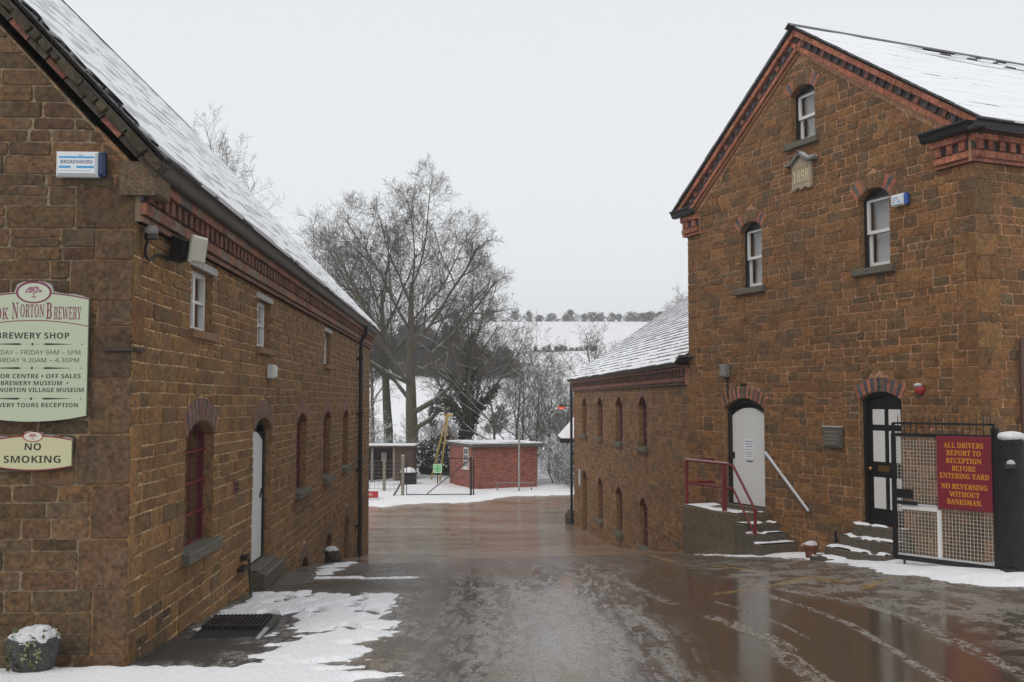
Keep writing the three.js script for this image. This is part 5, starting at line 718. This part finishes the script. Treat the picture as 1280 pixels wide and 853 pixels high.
// ------------------------------------------------------------------ brick hut, gate, shed and other things at the bottom of the yard
{
  const X = -2.05, Z = -53.8, y = .30, h = thing('brick_hut', 'small red brick hut with flat snow covered roof and white window', 'hut', [X, y, Z], THREE.MathUtils.degToRad(20)), W = 3.58, Dp = 4.0, H = 2.42;
  const wn = { z0: -1.35, z1: -.55, y0: 1.2, y1: 2.28 };
  const wall = mesh('wall', merge([box(W, H, Dp, W / 2, H / 2 - .1, -Dp / 2)]), texMat(.42, .3, .24, .95), h); const bl = []; let row = 0; const cols = () => jitterCol([.50, .175, .125], .3, .1);
  for (let yy = -.05; yy < H - .12; yy += .075, row++) {
    for (let x = (row % 2) * .1125; x < W - .02; x += .225) { const w = Math.min(.215, W - x); bl.push(tint(box(w, .066, .02, x + w / 2, yy + .034, .008), cols())); }
    for (let z = (row % 2) * .1125; z < Dp - .02; z += .225) { const w = Math.min(.215, Dp - z); const zc = -z - w / 2; if (zc > wn.z0 - .1 && zc < wn.z1 + .1 && yy > wn.y0 - .07 && yy < wn.y1) continue; bl.push(tint(box(.02, .066, w, -.008, yy + .034, zc), cols())); }
  }
  const b = mesh('brickwork', merge(bl), brickMat, wall); b.userData.kind = 'stuff';
  const win = mesh('window', box(.05, wn.y1 - wn.y0, wn.z1 - wn.z0, -.02, (wn.y0 + wn.y1) / 2, (wn.z0 + wn.z1) / 2), M.whiteFrame, h); for (let i = 0; i < 2; i++) for (let j = 0; j < 3; j++) mesh('pane', box(.01, .27, .3, -.048, wn.y0 + .22 + j * .32, wn.z0 + .22 + i * .36), M.glassDark, win); mesh('sill', box(.14, .06, .95, -.06, wn.y0 - .04, (wn.z0 + wn.z1) / 2), M.whiteFrame, win);
  const roof = mesh('roof', bevelBox(W + .42, .15, Dp + .4, W / 2 + .08, H - .02, -Dp / 2 + .05, .01), texMat(.16, .155, .14, .8), h); mesh('snow_cover', (() => { const g = gridMesh(steps([[-.06, W + .22, .2]]), steps([[.2, -Dp - .1, .2]]), (x, z) => H + .095 + .05 * fbm(x * 2, z * 2, 2)); return g; })(), M.snow, roof); mesh('snow_edge', bevelBox(W + .36, .05, Dp + .34, W / 2 + .08, H + .08, -Dp / 2 + .05, .02), M.snow, roof);
  const pole = thing('grey_pole', 'tall grey steel pole standing in front of the brick hut', 'pole', [.36, .3, -53.2]); mesh('pole', rod([0, 0, 0], [0, 3.2, 0], .055, 10), texMat(.55, .55, .54, .6), pole); mesh('cap', rod([0, 3.2, 0], [0, 3.26, 0], .065, 10), texMat(.5, .5, .5, .6), pole);
  const ra = thing('low_rail', 'low grey rail on short posts before the brick hut', 'rail', [-.75, .3, -53.4], .1); mesh('bar', rod([-.1, .52, 0], [1.85, .52, 0], .028, 8), texMat(.4, .38, .35, .7), ra); for (const x of [0, 1.75]) mesh('post', rod([x, -.1, 0], [x, .52, 0], .03, 8), texMat(.3, .28, .25, .7), ra);
  const g = thing('field_gate', 'closed black tubular field gate with a diagonal brace', 'gate', [-5.35, .22, -51.9], .03), L = 3.28; const t = (a, c, r = .022) => rod([...a, 0], [...c, 0], r, 6);
  mesh('frame', merge([t([0.12, .15], [L, .15]), t([0.12, 1.92], [L, 1.92]), t([.12, .15], [.12, 1.92])]), M.black, g); mesh('brace', t([1.1, .15], [L, 1.9], .026), M.black, g); mesh('middle_rail', t([.12, 1.0], [L, 1.0], .014), M.black, g); mesh('hanging_post', merge([t([L + .03, -.2], [L + .03, 2.0], .06), t([L + .16, -.2], [L + .16, 1.9], .04)]), M.black, g);
  const cp = thing('concrete_post', 'pale concrete gate post beside the field gate', 'post', [-5.42, .1, -51.9]); mesh('shaft', bevelBox(.15, 2.2, .15, 0, 1.1, 0, .02), texMat(.42, .38, .30, .9), cp); mesh('stay', rod([-.05, .9, 0], [-.5, .1, .1], .05, 6), texMat(.25, .22, .18, .9), cp); mesh('snow_cap', box(.14, .03, .14, 0, 2.21, 0), M.snow, cp);
}
{
  const s = thing('open_timber_shed', 'open fronted dark timber shed with snowy roof behind the concrete posts', 'shed', [-8.6, .35, -57.5]), W = 3.15; const dk = texMat(.15, .10, .075, .9);
  mesh('back_wall', box(W, 2.1, .06, W / 2, 1.05, -1.8), dk, s); mesh('side_wall', merge([box(.06, 2.1, 1.8, W, 1.05, -.9), box(.95, 2.1, .05, W - .5, 1.05, 0)]), dk, s); mesh('side_wall', box(.06, 2.1, 1.8, 0, 1.05, -.9), dk, s); for (const x of [.05, .9, 2.1]) mesh('post', box(.12, 2.05, .12, x, 1.02, -.02), texMat(.4, .36, .3, .9), s); mesh('roof', box(W + .25, .08, 2.1, W / 2, 2.14, -.85), dk, s); mesh('snow_cover', bevelBox(W + .22, .08, 2.05, W / 2, 2.215, -.85, .03), M.snow, s); mesh('white_panel', box(.3, .5, .02, 1.35, 1.5, -1.6), M.whiteFrame, s);
  const f = thing('wire_fence', 'wire mesh fence on concrete posts in front of the timber shed', 'fence', [-9, .15, -53.2]); for (const x of [.0, 1.35, 2.5]) mesh('post', bevelBox(.13, 1.95, .13, x, .95, 0, .015), texMat(.42, .38, .3, .9), f); const ws = []; for (let y = .2; y < 1.8; y += .2) ws.push(rod([0, y, .02], [3.5, y, .02], .007, 4)); for (let x = 0; x < 3.5; x += .2) ws.push(rod([x, .1, .02], [x, 1.8, .02], .006, 4)); mesh('wire', merge(ws), mat(.2, .2, .2, .5, { metalness: .4 }), f).userData.kind = 'stuff';
  const bn = thing('black_bin', 'black storage bin with snow heaped on its lid', 'bin', [-5.55, .4, -56]); mesh('body', bevelBox(.85, .72, .6, 0, .36, 0, .03), M.black, bn); mesh('lid', bevelBox(.95, .07, .68, 0, .75, 0, .02), M.black, bn); const sd = mesh('snow', snowDome(.42, .26, .2), M.snow, bn); sd.position.y = .78; sd.scale.z = .7;
  const yp = thing('yellow_pole_frame', 'pair of tall yellow poles leaning together behind the field gate', 'frame', [-4.2, .4, -58]), yl = texMat(.72, .48, .13, .7); mesh('pole', rod([-.35, 0, 0], [.55, 3.78, -.3], .045, 8), yl, yp); mesh('pole', rod([.2, 0, .4], [.62, 3.78, -.3], .045, 8), yl, yp); mesh('crosspiece', box(.5, .13, .13, .62, 3.8, -.3), yl, yp); mesh('wooden_strut', rod([.66, 3.2, -.3], [1.35, .3, -.9], .06, 6), texMat(.3, .22, .14, .9), yp); mesh('stub', rod([.5, 3.8, -.3], [.5, 4.3, -.3], .08, 8), M.timber, yp);
  const gs = thing('green_square_sign', 'small green square sign with a white cross pattern behind the field gate', 'sign', [-4.03, .3, -56.6]); mesh('board', bevelBox(.5, .5, .03, 0, 1.05, 0, .006), mat(.06, .42, .12, .5), gs); const tx = canvasTex(128, 128, (x) => { x.fillStyle = '#3fb557'; x.fillRect(0, 0, 128, 128); x.strokeStyle = '#eaf5ea'; x.lineWidth = 13; x.strokeRect(12, 12, 104, 104); x.beginPath(); x.moveTo(30, 34); x.lineTo(98, 94); x.moveTo(98, 34); x.lineTo(30, 94); x.stroke(); x.fillStyle = '#3fb557'; x.beginPath(); x.arc(64, 64, 14, 0, 7); x.fill(); }); mesh('printed_face', box(.48, .48, .004, 0, 1.05, .018), new THREE.MeshStandardMaterial({ map: tx, roughness: .5 }), gs); mesh('leg', rod([0, 0, -.02], [0, .8, -.02], .03, 6), M.timber, gs);
  const rb = thing('red_barrier', 'low red and white barrier box in the snow beyond the left building', 'barrier', [-6.95, .08, -50.6], .1); mesh('red_block', bevelBox(.95, .3, .4, 0, .42, 0, .02), mat(.5, .04, .05, .5), rb); mesh('white_base', bevelBox(1.0, .14, .44, 0, .19, 0, .02), M.whiteFrame, rb); mesh('foot', box(1.0, .13, .4, 0, .06, 0), M.dark, rb); mesh('snow_cap', bevelBox(.95, .06, .4, 0, .6, 0, .02), M.snow, rb); mesh('reflector', box(.2, .12, .02, .1, .43, .2), mat(.6, .3, .25, .4), rb);
  // little canopy roof past the low range
  const c = thing('snowy_canopy', 'small dark canopy with steep snowy roof past the low range', 'canopy', [3.05, .05, -45.5]); mesh('roof', (() => { const q = new THREE.BufferGeometry(); const P = [[-.95, 3.35, .9], [1.6, 3.35, .9], [1.6, 5.0, -.9], [.4, 5.0, -.9], [-.95, 3.35, -2.7], [1.6, 3.35, -2.7]]; const T = [[0, 1, 2], [0, 2, 3], [0, 3, 4], [4, 3, 2], [4, 2, 5]]; const v = []; for (const t of T) for (const i of t) v.push(...P[i]); q.setAttribute('position', new THREE.Float32BufferAttribute(v, 3)); q.computeVertexNormals(); return q; })(), M.snow, c); mesh('fascia', merge([box(2.6, .2, .05, .32, 3.26, .88), box(.05, .2, 3.5, -.93, 3.26, -.9)]), M.blackWood, c); mesh('ceiling', box(2.5, .05, 3.5, .32, 3.2, -.9), M.blackWood, c); for (const z of [.7, -2.5]) mesh('post', box(.14, 3.3, .14, 1.2, 1.6, z), M.blackWood, c); mesh('back_wall', box(.1, 3.2, 3.3, 1.45, 1.6, -.9), M.blackWood, c);
}

// ------------------------------------------------------------------ bare winter trees
class Tubes {
  constructor() { this.p = []; this.n = []; this.i = []; }
  add(pts, sides) { // pts: [x, y, z, r]
    const base = this.p.length / 3; let ux = 1, uy = 0, uz = 0;
    for (let k = 0; k < pts.length; k++) {
      const a = pts[Math.max(0, k - 1)], b = pts[Math.min(pts.length - 1, k + 1)]; let dx = b[0] - a[0], dy = b[1] - a[1], dz = b[2] - a[2]; const l = Math.hypot(dx, dy, dz) || 1; dx /= l; dy /= l; dz /= l;
      if (k === 0) { if (Math.abs(dx) > .8) { ux = 0; uz = 1; } } const dt = ux * dx + uy * dy + uz * dz; ux -= dx * dt; uy -= dy * dt; uz -= dz * dt; const m = Math.hypot(ux, uy, uz) || 1; ux /= m; uy /= m; uz /= m;
      const vx = dy * uz - dz * uy, vy = dz * ux - dx * uz, vz = dx * uy - dy * ux;
      for (let s = 0; s < sides; s++) { const t = s / sides * Math.PI * 2, c = Math.cos(t), q = Math.sin(t), nx = ux * c + vx * q, ny = uy * c + vy * q, nz = uz * c + vz * q; this.p.push(pts[k][0] + nx * pts[k][3], pts[k][1] + ny * pts[k][3], pts[k][2] + nz * pts[k][3]); this.n.push(nx, ny, nz); }
      if (k) for (let s = 0; s < sides; s++) { const A = base + (k - 1) * sides + s, B = base + (k - 1) * sides + (s + 1) % sides, Cc = A + sides, D = B + sides; this.i.push(A, B, D, A, D, Cc); }
    }
  }
  geo() { const g = new THREE.BufferGeometry(); g.setAttribute('position', new THREE.Float32BufferAttribute(this.p, 3)); g.setAttribute('normal', new THREE.Float32BufferAttribute(this.n, 3)); const n = this.p.length / 3, uv = new Float32Array(n * 2); for (let k = 0; k < n; k++) { uv[2 * k] = (this.p[3 * k] + this.p[3 * k + 2]) * .7; uv[2 * k + 1] = this.p[3 * k + 1] * .35; } g.setAttribute('uv', new THREE.BufferAttribute(uv, 2)); g.setIndex(this.i); return g; }
}
const norm3 = (v) => { const l = Math.hypot(...v) || 1; return [v[0] / l, v[1] / l, v[2] / l]; };
// o: h height, r trunk radius, n children per level, fork (fraction of the trunk that is bare), snowLv, spread
function growTree(o) {
  const wood = new Tubes(), twig = new Tubes(), snow = new Tubes(), bark = [];
  const maxLv = o.n.length;
  const SEG = [9, 6, 5, 4, 3, 2], WANDER = o.wander ?? [.05, .14, .22, .28, .3, .3], UP = o.up ?? [.03, .11, .07, .05, .04, .03];
  function branch(lv, p, d, len, r) {
    const ns = SEG[lv], pts = [[...p, r]]; let q = p, dir = d; const st = len / ns, dirs = [d], end = lv === maxLv ? .35 : lv === 0 ? .28 : .3;
    for (let k = 1; k <= ns; k++) { dir = norm3([dir[0] + rr(-1, 1) * WANDER[lv], dir[1] + rr(-1, 1) * WANDER[lv] + UP[lv], dir[2] + rr(-1, 1) * WANDER[lv]]); q = [q[0] + dir[0] * st, q[1] + dir[1] * st, q[2] + dir[2] * st]; const t = k / ns; pts.push([...q, Math.max(o.min ?? .006, r * mix(1, end, t) * (lv === 0 && k === 1 ? .9 : 1))]); dirs.push(dir); if (o.env && lv > 0 && k > 1) { const [ec, er] = o.env, v = ((q[0] - ec[0]) / er[0]) ** 2 + ((q[1] - ec[1]) / er[1]) ** 2 + ((q[2] - ec[2]) / er[2]) ** 2; if (v > 1 + .25 * (rnd() - .3) && !(lv === 1 && p[1] < ec[1] - er[1] * .8)) break; } }
    if (lv === 0) pts[0][3] *= 1.35; const nk = pts.length - 1;
    (lv <= 1 ? wood : twig).add(pts, lv === 0 ? 10 : lv === 1 ? 6 : lv === 2 ? 4 : 3); if (lv <= 1) bark.push(pts);
    if (lv <= (o.snowLv ?? 2)) { let run = []; for (let k = 0; k < pts.length; k++) { const flat = Math.abs(dirs[k][1]) < (o.steep ?? .72), rad = pts[k][3]; if (flat && k) run.push([pts[k][0], pts[k][1] + rad * .75, pts[k][2], rad * .55 + (o.snowR ?? .006)]); else { if (run.length > 1) snow.add(run, 4); run = []; } } if (run.length > 1) snow.add(run, 4); }
    if (lv >= maxLv) return;
    const n = o.n[lv], from = lv === 0 ? o.fork : .18; let az = rr(0, 6.28);
    for (let k = 0; k < n; k++) {
      const t = from + (1 - from) * ((k + rr(.1, .9)) / n), f = t * nk, i = Math.min(nk - 1, Math.floor(f)), w = f - i; const P = [0, 1, 2].map((c) => mix(pts[i][c], pts[i + 1][c], w)), R = mix(pts[i][3], pts[i + 1][3], w), D = dirs[i + 1];
      az += 2.4 + rr(-.4, .4); const ang = lv === 0 ? mix(o.a0 ?? 1.05, o.a1 ?? .4, (t - from) / (1 - from)) + rr(-.12, .12) : rr(.5, 1.0);
      const ref = Math.abs(D[1]) > .9 ? [1, 0, 0] : [0, 1, 0]; const u = norm3([D[1] * ref[2] - D[2] * ref[1], D[2] * ref[0] - D[0] * ref[2], D[0] * ref[1] - D[1] * ref[0]]), v = [D[1] * u[2] - D[2] * u[1], D[2] * u[0] - D[0] * u[2], D[0] * u[1] - D[1] * u[0]];
      const c = Math.cos(az), s = Math.sin(az), e = norm3([0, 1, 2].map((m) => D[m] * Math.cos(ang) + (u[m] * c + v[m] * s) * Math.sin(ang)));
      const L = lv === 0 ? o.h * (o.limb ?? .48) * mix(1, .62, (t - from) / (1 - from)) * rr(.8, 1.15) : len * rr(.38, .62) * mix(1.1, .7, t);
      branch(lv + 1, P, e, L, Math.max(o.min ?? .006, R * (lv === 0 ? rr(...(o.limbR ?? [.38, .58])) : rr(.4, .6))));
    }
  }
  branch(0, [0, -.3, 0], norm3(o.lean ?? [0, 1, 0]), o.h * (o.trunk ?? .7), o.r);
  for (const [y, d, len, r] of o.extra ?? []) branch(1, [0, y, 0], norm3(d), len, r);
  return { wood: wood.geo(), twig: twig.geo(), snow: snow.p.length ? snow.geo() : null, bark };
}
const barkMat = texMat(.25, .225, .16, .95, .02), barkDark = texMat(.19, .17, .125, .95, .02), twigMat = mat(.095, .082, .066, .95), twigGrey = mat(.16, .145, .125, .95), ivyMat = mat(.045, .055, .03, .7), treeSnow = mat(.84, .86, .88, .9);
function addTree(name, label, group, x, z, o) {
  const g = growTree(o), t = thing(name, label, o.cat ?? 'tree', [x, terrainY(x, z), z], o.turn ?? 0, group);
  mesh('trunk', g.wood, o.bark ?? barkMat, t); mesh('crown', g.twig, o.twigs ?? twigMat, t); if (g.snow) mesh('branch_snow', g.snow, treeSnow, t).userData.kind = 'stuff';
  if (o.ivy) { const seg = []; for (const pts of g.bark.slice(0, o.ivyLimbs ?? 3)) for (let k = 0; k + 1 < pts.length; k++) if (pts[k][1] < (o.ivyTop ?? 8) && (pts !== g.bark[0] ? k < 3 : true)) seg.push([pts[k], pts[k + 1]]); mesh('ivy', leafCloud(o.ivy, (i) => { const [a, b] = seg[i % seg.length], w = rnd(), r = mix(a[3], b[3], w) + rr(0, 1) ** 2 * (o.ivyR ?? .3), q = rr(0, 6.28); return [mix(a[0], b[0], w) + Math.cos(q) * r, mix(a[1], b[1], w) + rr(-.1, .1), mix(a[2], b[2], w) + Math.sin(q) * r]; }, .17), ivyMat, t); }
  return t;
}
seed = 777;
addTree('beech_tree', 'tallest bare beech tree with wide rounded crown behind the timber shed', null, -6.35, -66, { h: 19.5, r: .46, n: [11, 10, 9, 10], fork: .36, limb: .58, a0: 1.0, a1: .5, limbR: [.34, .5], trunk: .62, up: [.02, .085, .05, .045, .04], env: [[-1.2, 11.2, 0], [6.4, 7.2, 5.8]], snowLv: 1, min: .0075, extra: [[3.4, [1, .35, .2], 5.5, .2], [2.3, [1, .5, .3], 4.6, .17], [5.2, [-1, .3, .4], 5, .13], [6, [.9, .25, -.3], 5.5, .13]] });
seed = 31; addTree('beech_tree', 'second straight bare trunk with grey bark close beside the tallest beech', null, -7.9, -66.8, { h: 16.5, r: .36, n: [8, 8, 7, 6], fork: .5, limb: .42, a0: .95, a1: .4, snowLv: 1, min: .0085, env: [[-1, 10.5, 0], [4.6, 6.2, 4.4]], bark: barkDark });
seed = 92; addTree('ivy_clad_tree', 'forked bare tree smothered in dark ivy behind the brick hut', null, -2.7, -61.5, { h: 12.2, r: .32, n: [12, 8, 7, 6], fork: .28, limb: .46, a0: .95, a1: .45, env: [[.4, 7.6, 0], [3.3, 4.9, 3.2]], snowLv: 2, ivy: 6500, ivyTop: 9.2, ivyLimbs: 5, ivyR: .36, bark: barkDark });
seed = 14; addTree('bare_tree', 'tall bare tree whose top shows above the ridge of the left building', null, -17.2, -60, { h: 20.6, r: .3, n: [10, 8, 6, 5], fork: .5, limb: .3, a0: .6, a1: .3, trunk: .8 });
seed = 55; addTree('bare_tree', 'bare tree with upright limbs rising behind the eaves of the left building', null, -12.6, -70, { h: 16.6, r: .26, n: [9, 8, 6, 5], fork: .3, limb: .42, a0: .8, a1: .3, snowLv: 2 });
seed = 56; addTree('bare_tree', 'slim bare tree between the left building and the tall beeches', null, -9.8, -74, { h: 13, r: .18, n: [9, 7, 6, 5], fork: .25, limb: .4, a0: .8, a1: .35, snowLv: 2 });
[[-.95, -60.5, 8.6, 101], [.15, -61.8, 9.2, 102], [1.35, -60.2, 7.6, 104], [2.3, -64, 7.0, 105], [3.2, -59.5, 5.6, 106], [.6, -67, 8.2, 111]].forEach(([x, z, h, s]) => { seed = s; addTree('slender_tree', 'slender bare tree laced with snow in the thicket behind the brick hut', 'slender trees behind the brick hut', x, z, { h, r: .105, n: [11, 7, 6, 4], fork: .25, limb: .5, a0: 1.15, a1: .45, snowLv: 2, steep: .8, min: .006, snowR: .005, bark: barkDark, twigs: twigGrey }); });
seed = 66; addTree('ivy_clad_tree', 'short ivy trunked bare tree rising behind the slates of the low range', null, 6.2, -75, { h: 10.3, r: .22, n: [9, 7, 6, 5], fork: .62, limb: .36, a0: 1.0, a1: .5, snowLv: 1, ivy: 1500, ivyTop: 7.6, ivyLimbs: 1, ivyR: .2, bark: barkDark });
seed = 67; addTree('bare_tree', 'hazy rounded bare tree on the hillside beside the gabled building', null, 19.8, -120, { h: 12, r: .25, n: [12, 8, 7, 5], fork: .2, limb: .5, a0: 1.0, a1: .4, min: .012, twigs: twigGrey });
// snow laden shrubs of the bank
const shrubSpots = [[2.6, -56.5, 2.8], [3.3, -58, 3.8], [4.3, -57, 3.6], [3.9, -62, 4.6], [5.4, -64, 4.8], [4.6, -70, 5], [-4.6, -63, 3.6], [-3.6, -65, 4.2], [-8.8, -61, 3.4], [-10.6, -60, 4.6], [-10, -64, 5], [-5.2, -70, 4.5], [1.2, -72, 4.5], [-12.4, -63, 5.5],  [-7.1, -60.5, 2.6], [4.6, -54.6, 3.0], [3.6, -55, 2.6]];
{
  seed = 808; const kinds = [0, 1, 2, 3].map((k) => { const stems = []; for (let i = 0; i < 7; i++) stems.push(growTree({ h: rr(.85, 1.1), r: .012, n: [6, 5, 5], fork: .15, limb: .55, a0: 1.0, a1: .5, trunk: .8, snowLv: 3, steep: .9, min: .0022, snowR: .0016, lean: [rr(-.6, .6), 1, rr(-.6, .6)] })); const up = (f) => mergeGeometries(stems.map(f).filter(Boolean)); void k; return { wood: up((s) => s.wood), twig: up((s) => s.twig), snow: up((s) => s.snow) }; });
  shrubSpots.forEach(([x, z, h], i) => { const k = kinds[i % 4], t = thing('bare_shrub', 'tangled bare shrub dusted with snow on the bank beyond the yard', 'shrub', [x, terrainY(x, z) - .05, z], i * 1.7, 'snowy shrubs on the bank'); t.scale.set(h, h, h); mesh('stems', k.wood, barkDark, t); mesh('twigs', k.twig, i % 3 ? twigGrey : twigMat, t); mesh('snow', k.snow, treeSnow, t); });
  seed = 515; const ev = (x, z, h, w, label) => { const t = thing('evergreen_bush', label, 'bush', [x, terrainY(x, z), z]); mesh('stem', rod([0, -.2, 0], [0, h * .7, 0], .06, 6, .02), barkDark, t); mesh('foliage', leafCloud(2600, () => { const a = rr(0, 6.28), u = rr(0, 1), y = h * (.04 + .96 * u), r = w * Math.sqrt(rnd()) * Math.sin(Math.PI * (.12 + .86 * u)) ** .7; return [Math.cos(a) * r, y, Math.sin(a) * r]; }, .17), mat(.05, .056, .036, .8), t); mesh('snow', leafCloud(420, () => { const a = rr(0, 6.28), u = rr(.2, 1), y = h * u, r = w * Math.sin(Math.PI * (.12 + .86 * u)) ** .7 * rr(.7, 1.02); return [Math.cos(a) * r, y + .05, Math.sin(a) * r]; }, .14), treeSnow, t); };
  ev(3.95, -54.2, 3.0, .9, 'dark evergreen bush against the far corner of the low range'); ev(-3.9, -61, 2.6, .8, 'dark evergreen bush behind the yellow poles'); ev(-4.9, -61.8, 2.2, .9, 'low dark evergreen bush behind the black bin');
}
// hedgerow trees on the skyline, hedge and wood of the far hillside
{
  seed = 2020; const protos = [0, 1, 2, 3].map((k) => growTree({ h: 1, r: .022, n: [11, 7, 6, 4], fork: .12 + .05 * k, limb: .5, a0: 1.15, a1: .45, trunk: .72, snowLv: -1, min: .005, env: [[0, .56, 0], [.5, .5, .5]] }));
  const farTwig = twigMat, place = (name, label, group, x, z, h, w, k) => { const t = thing(name, label, 'tree', [x, terrainY(x, z) - .2, z], k * 2.3, group), g = protos[k % 4]; t.scale.set(w, h, w); mesh('trunk', g.wood, farTwig, t); mesh('crown', g.twig, farTwig, t); };
  const px = [[612, 24], [645, 22], [661, 20], [676, 17], [690, 20], [706, 18], [713, 23], [729, 16], [741, 20], [752, 17], [766, 21], [776, 20], [790, 22], [802, 24], [813, 24], [824, 21], [835, 16], [590, 22], [570, 20], [548, 22], [530, 20], [420, 20], [440, 22]];
  px.forEach(([p, s], i) => { const D = 347 + rr(-3, 3); place('hedgerow_tree', 'small hazy bare tree of the hedgerow along the skyline', 'hedgerow trees on the skyline', (p - 640) / 1300 * D, -D, s / 1300 * D * rr(.65, 1.0), s / 1300 * D * rr(.9, 1.6), i); });
  // the hedge between the fields and the wood on the left slope, too far off to count
  const inst = (name, list) => { const g = mergeGeometries([protos[1].wood, protos[1].twig]); const m = new THREE.InstancedMesh(g, farTwig, list.length), d = new THREE.Object3D(); list.forEach(([x, z, h, w], i) => { d.position.set(x, terrainY(x, z) - .3, z); d.rotation.y = i * 1.3; d.scale.set(w, h, w); d.updateMatrix(); m.setMatrixAt(i, d.matrix); }); m.name = name; m.userData.kind = 'stuff'; shadow(m); scene.add(m); return m; };
  const wood = []; for (let i = 0; i < 170; i++) { const D = rr(150, 215), x = rr(-62, -9) * D / 180; wood.push([x, -D, rr(6, 10), rr(6, 9)]); } for (let i = 0; i < 40; i++) { const D = rr(150, 185); wood.push([rr(-9, 0) * D / 180, -D, rr(3.5, 6), rr(5, 8)]); }
  tag(inst('distant_wood', wood), 'hazy brown bare wood covering the far hillside behind the beeches', 'wood');
  const hedge = []; for (let x = -40; x < 17; x += 1.1) if (x > 5 || x < -8) hedge.push([x + rr(-.4, .4), -205 - x * .12 + rr(-.8, .8), rr(1.2, 2.4), rr(2, 3)]); for (let k = 0; k < 26; k++) hedge.push([rr(-2, 24), rr(-110, -90), rr(2, 4.5), rr(2.5, 4)]); for (let x = -90; x < 90; x += 3) hedge.push([x, -349, rr(.7, 1.8), rr(2.5, 5)]);
  tag(inst('field_hedge', hedge), 'thin bare hedges crossing the snowy fields of the hillside', 'hedge');
}
renderer.render(scene, camera);
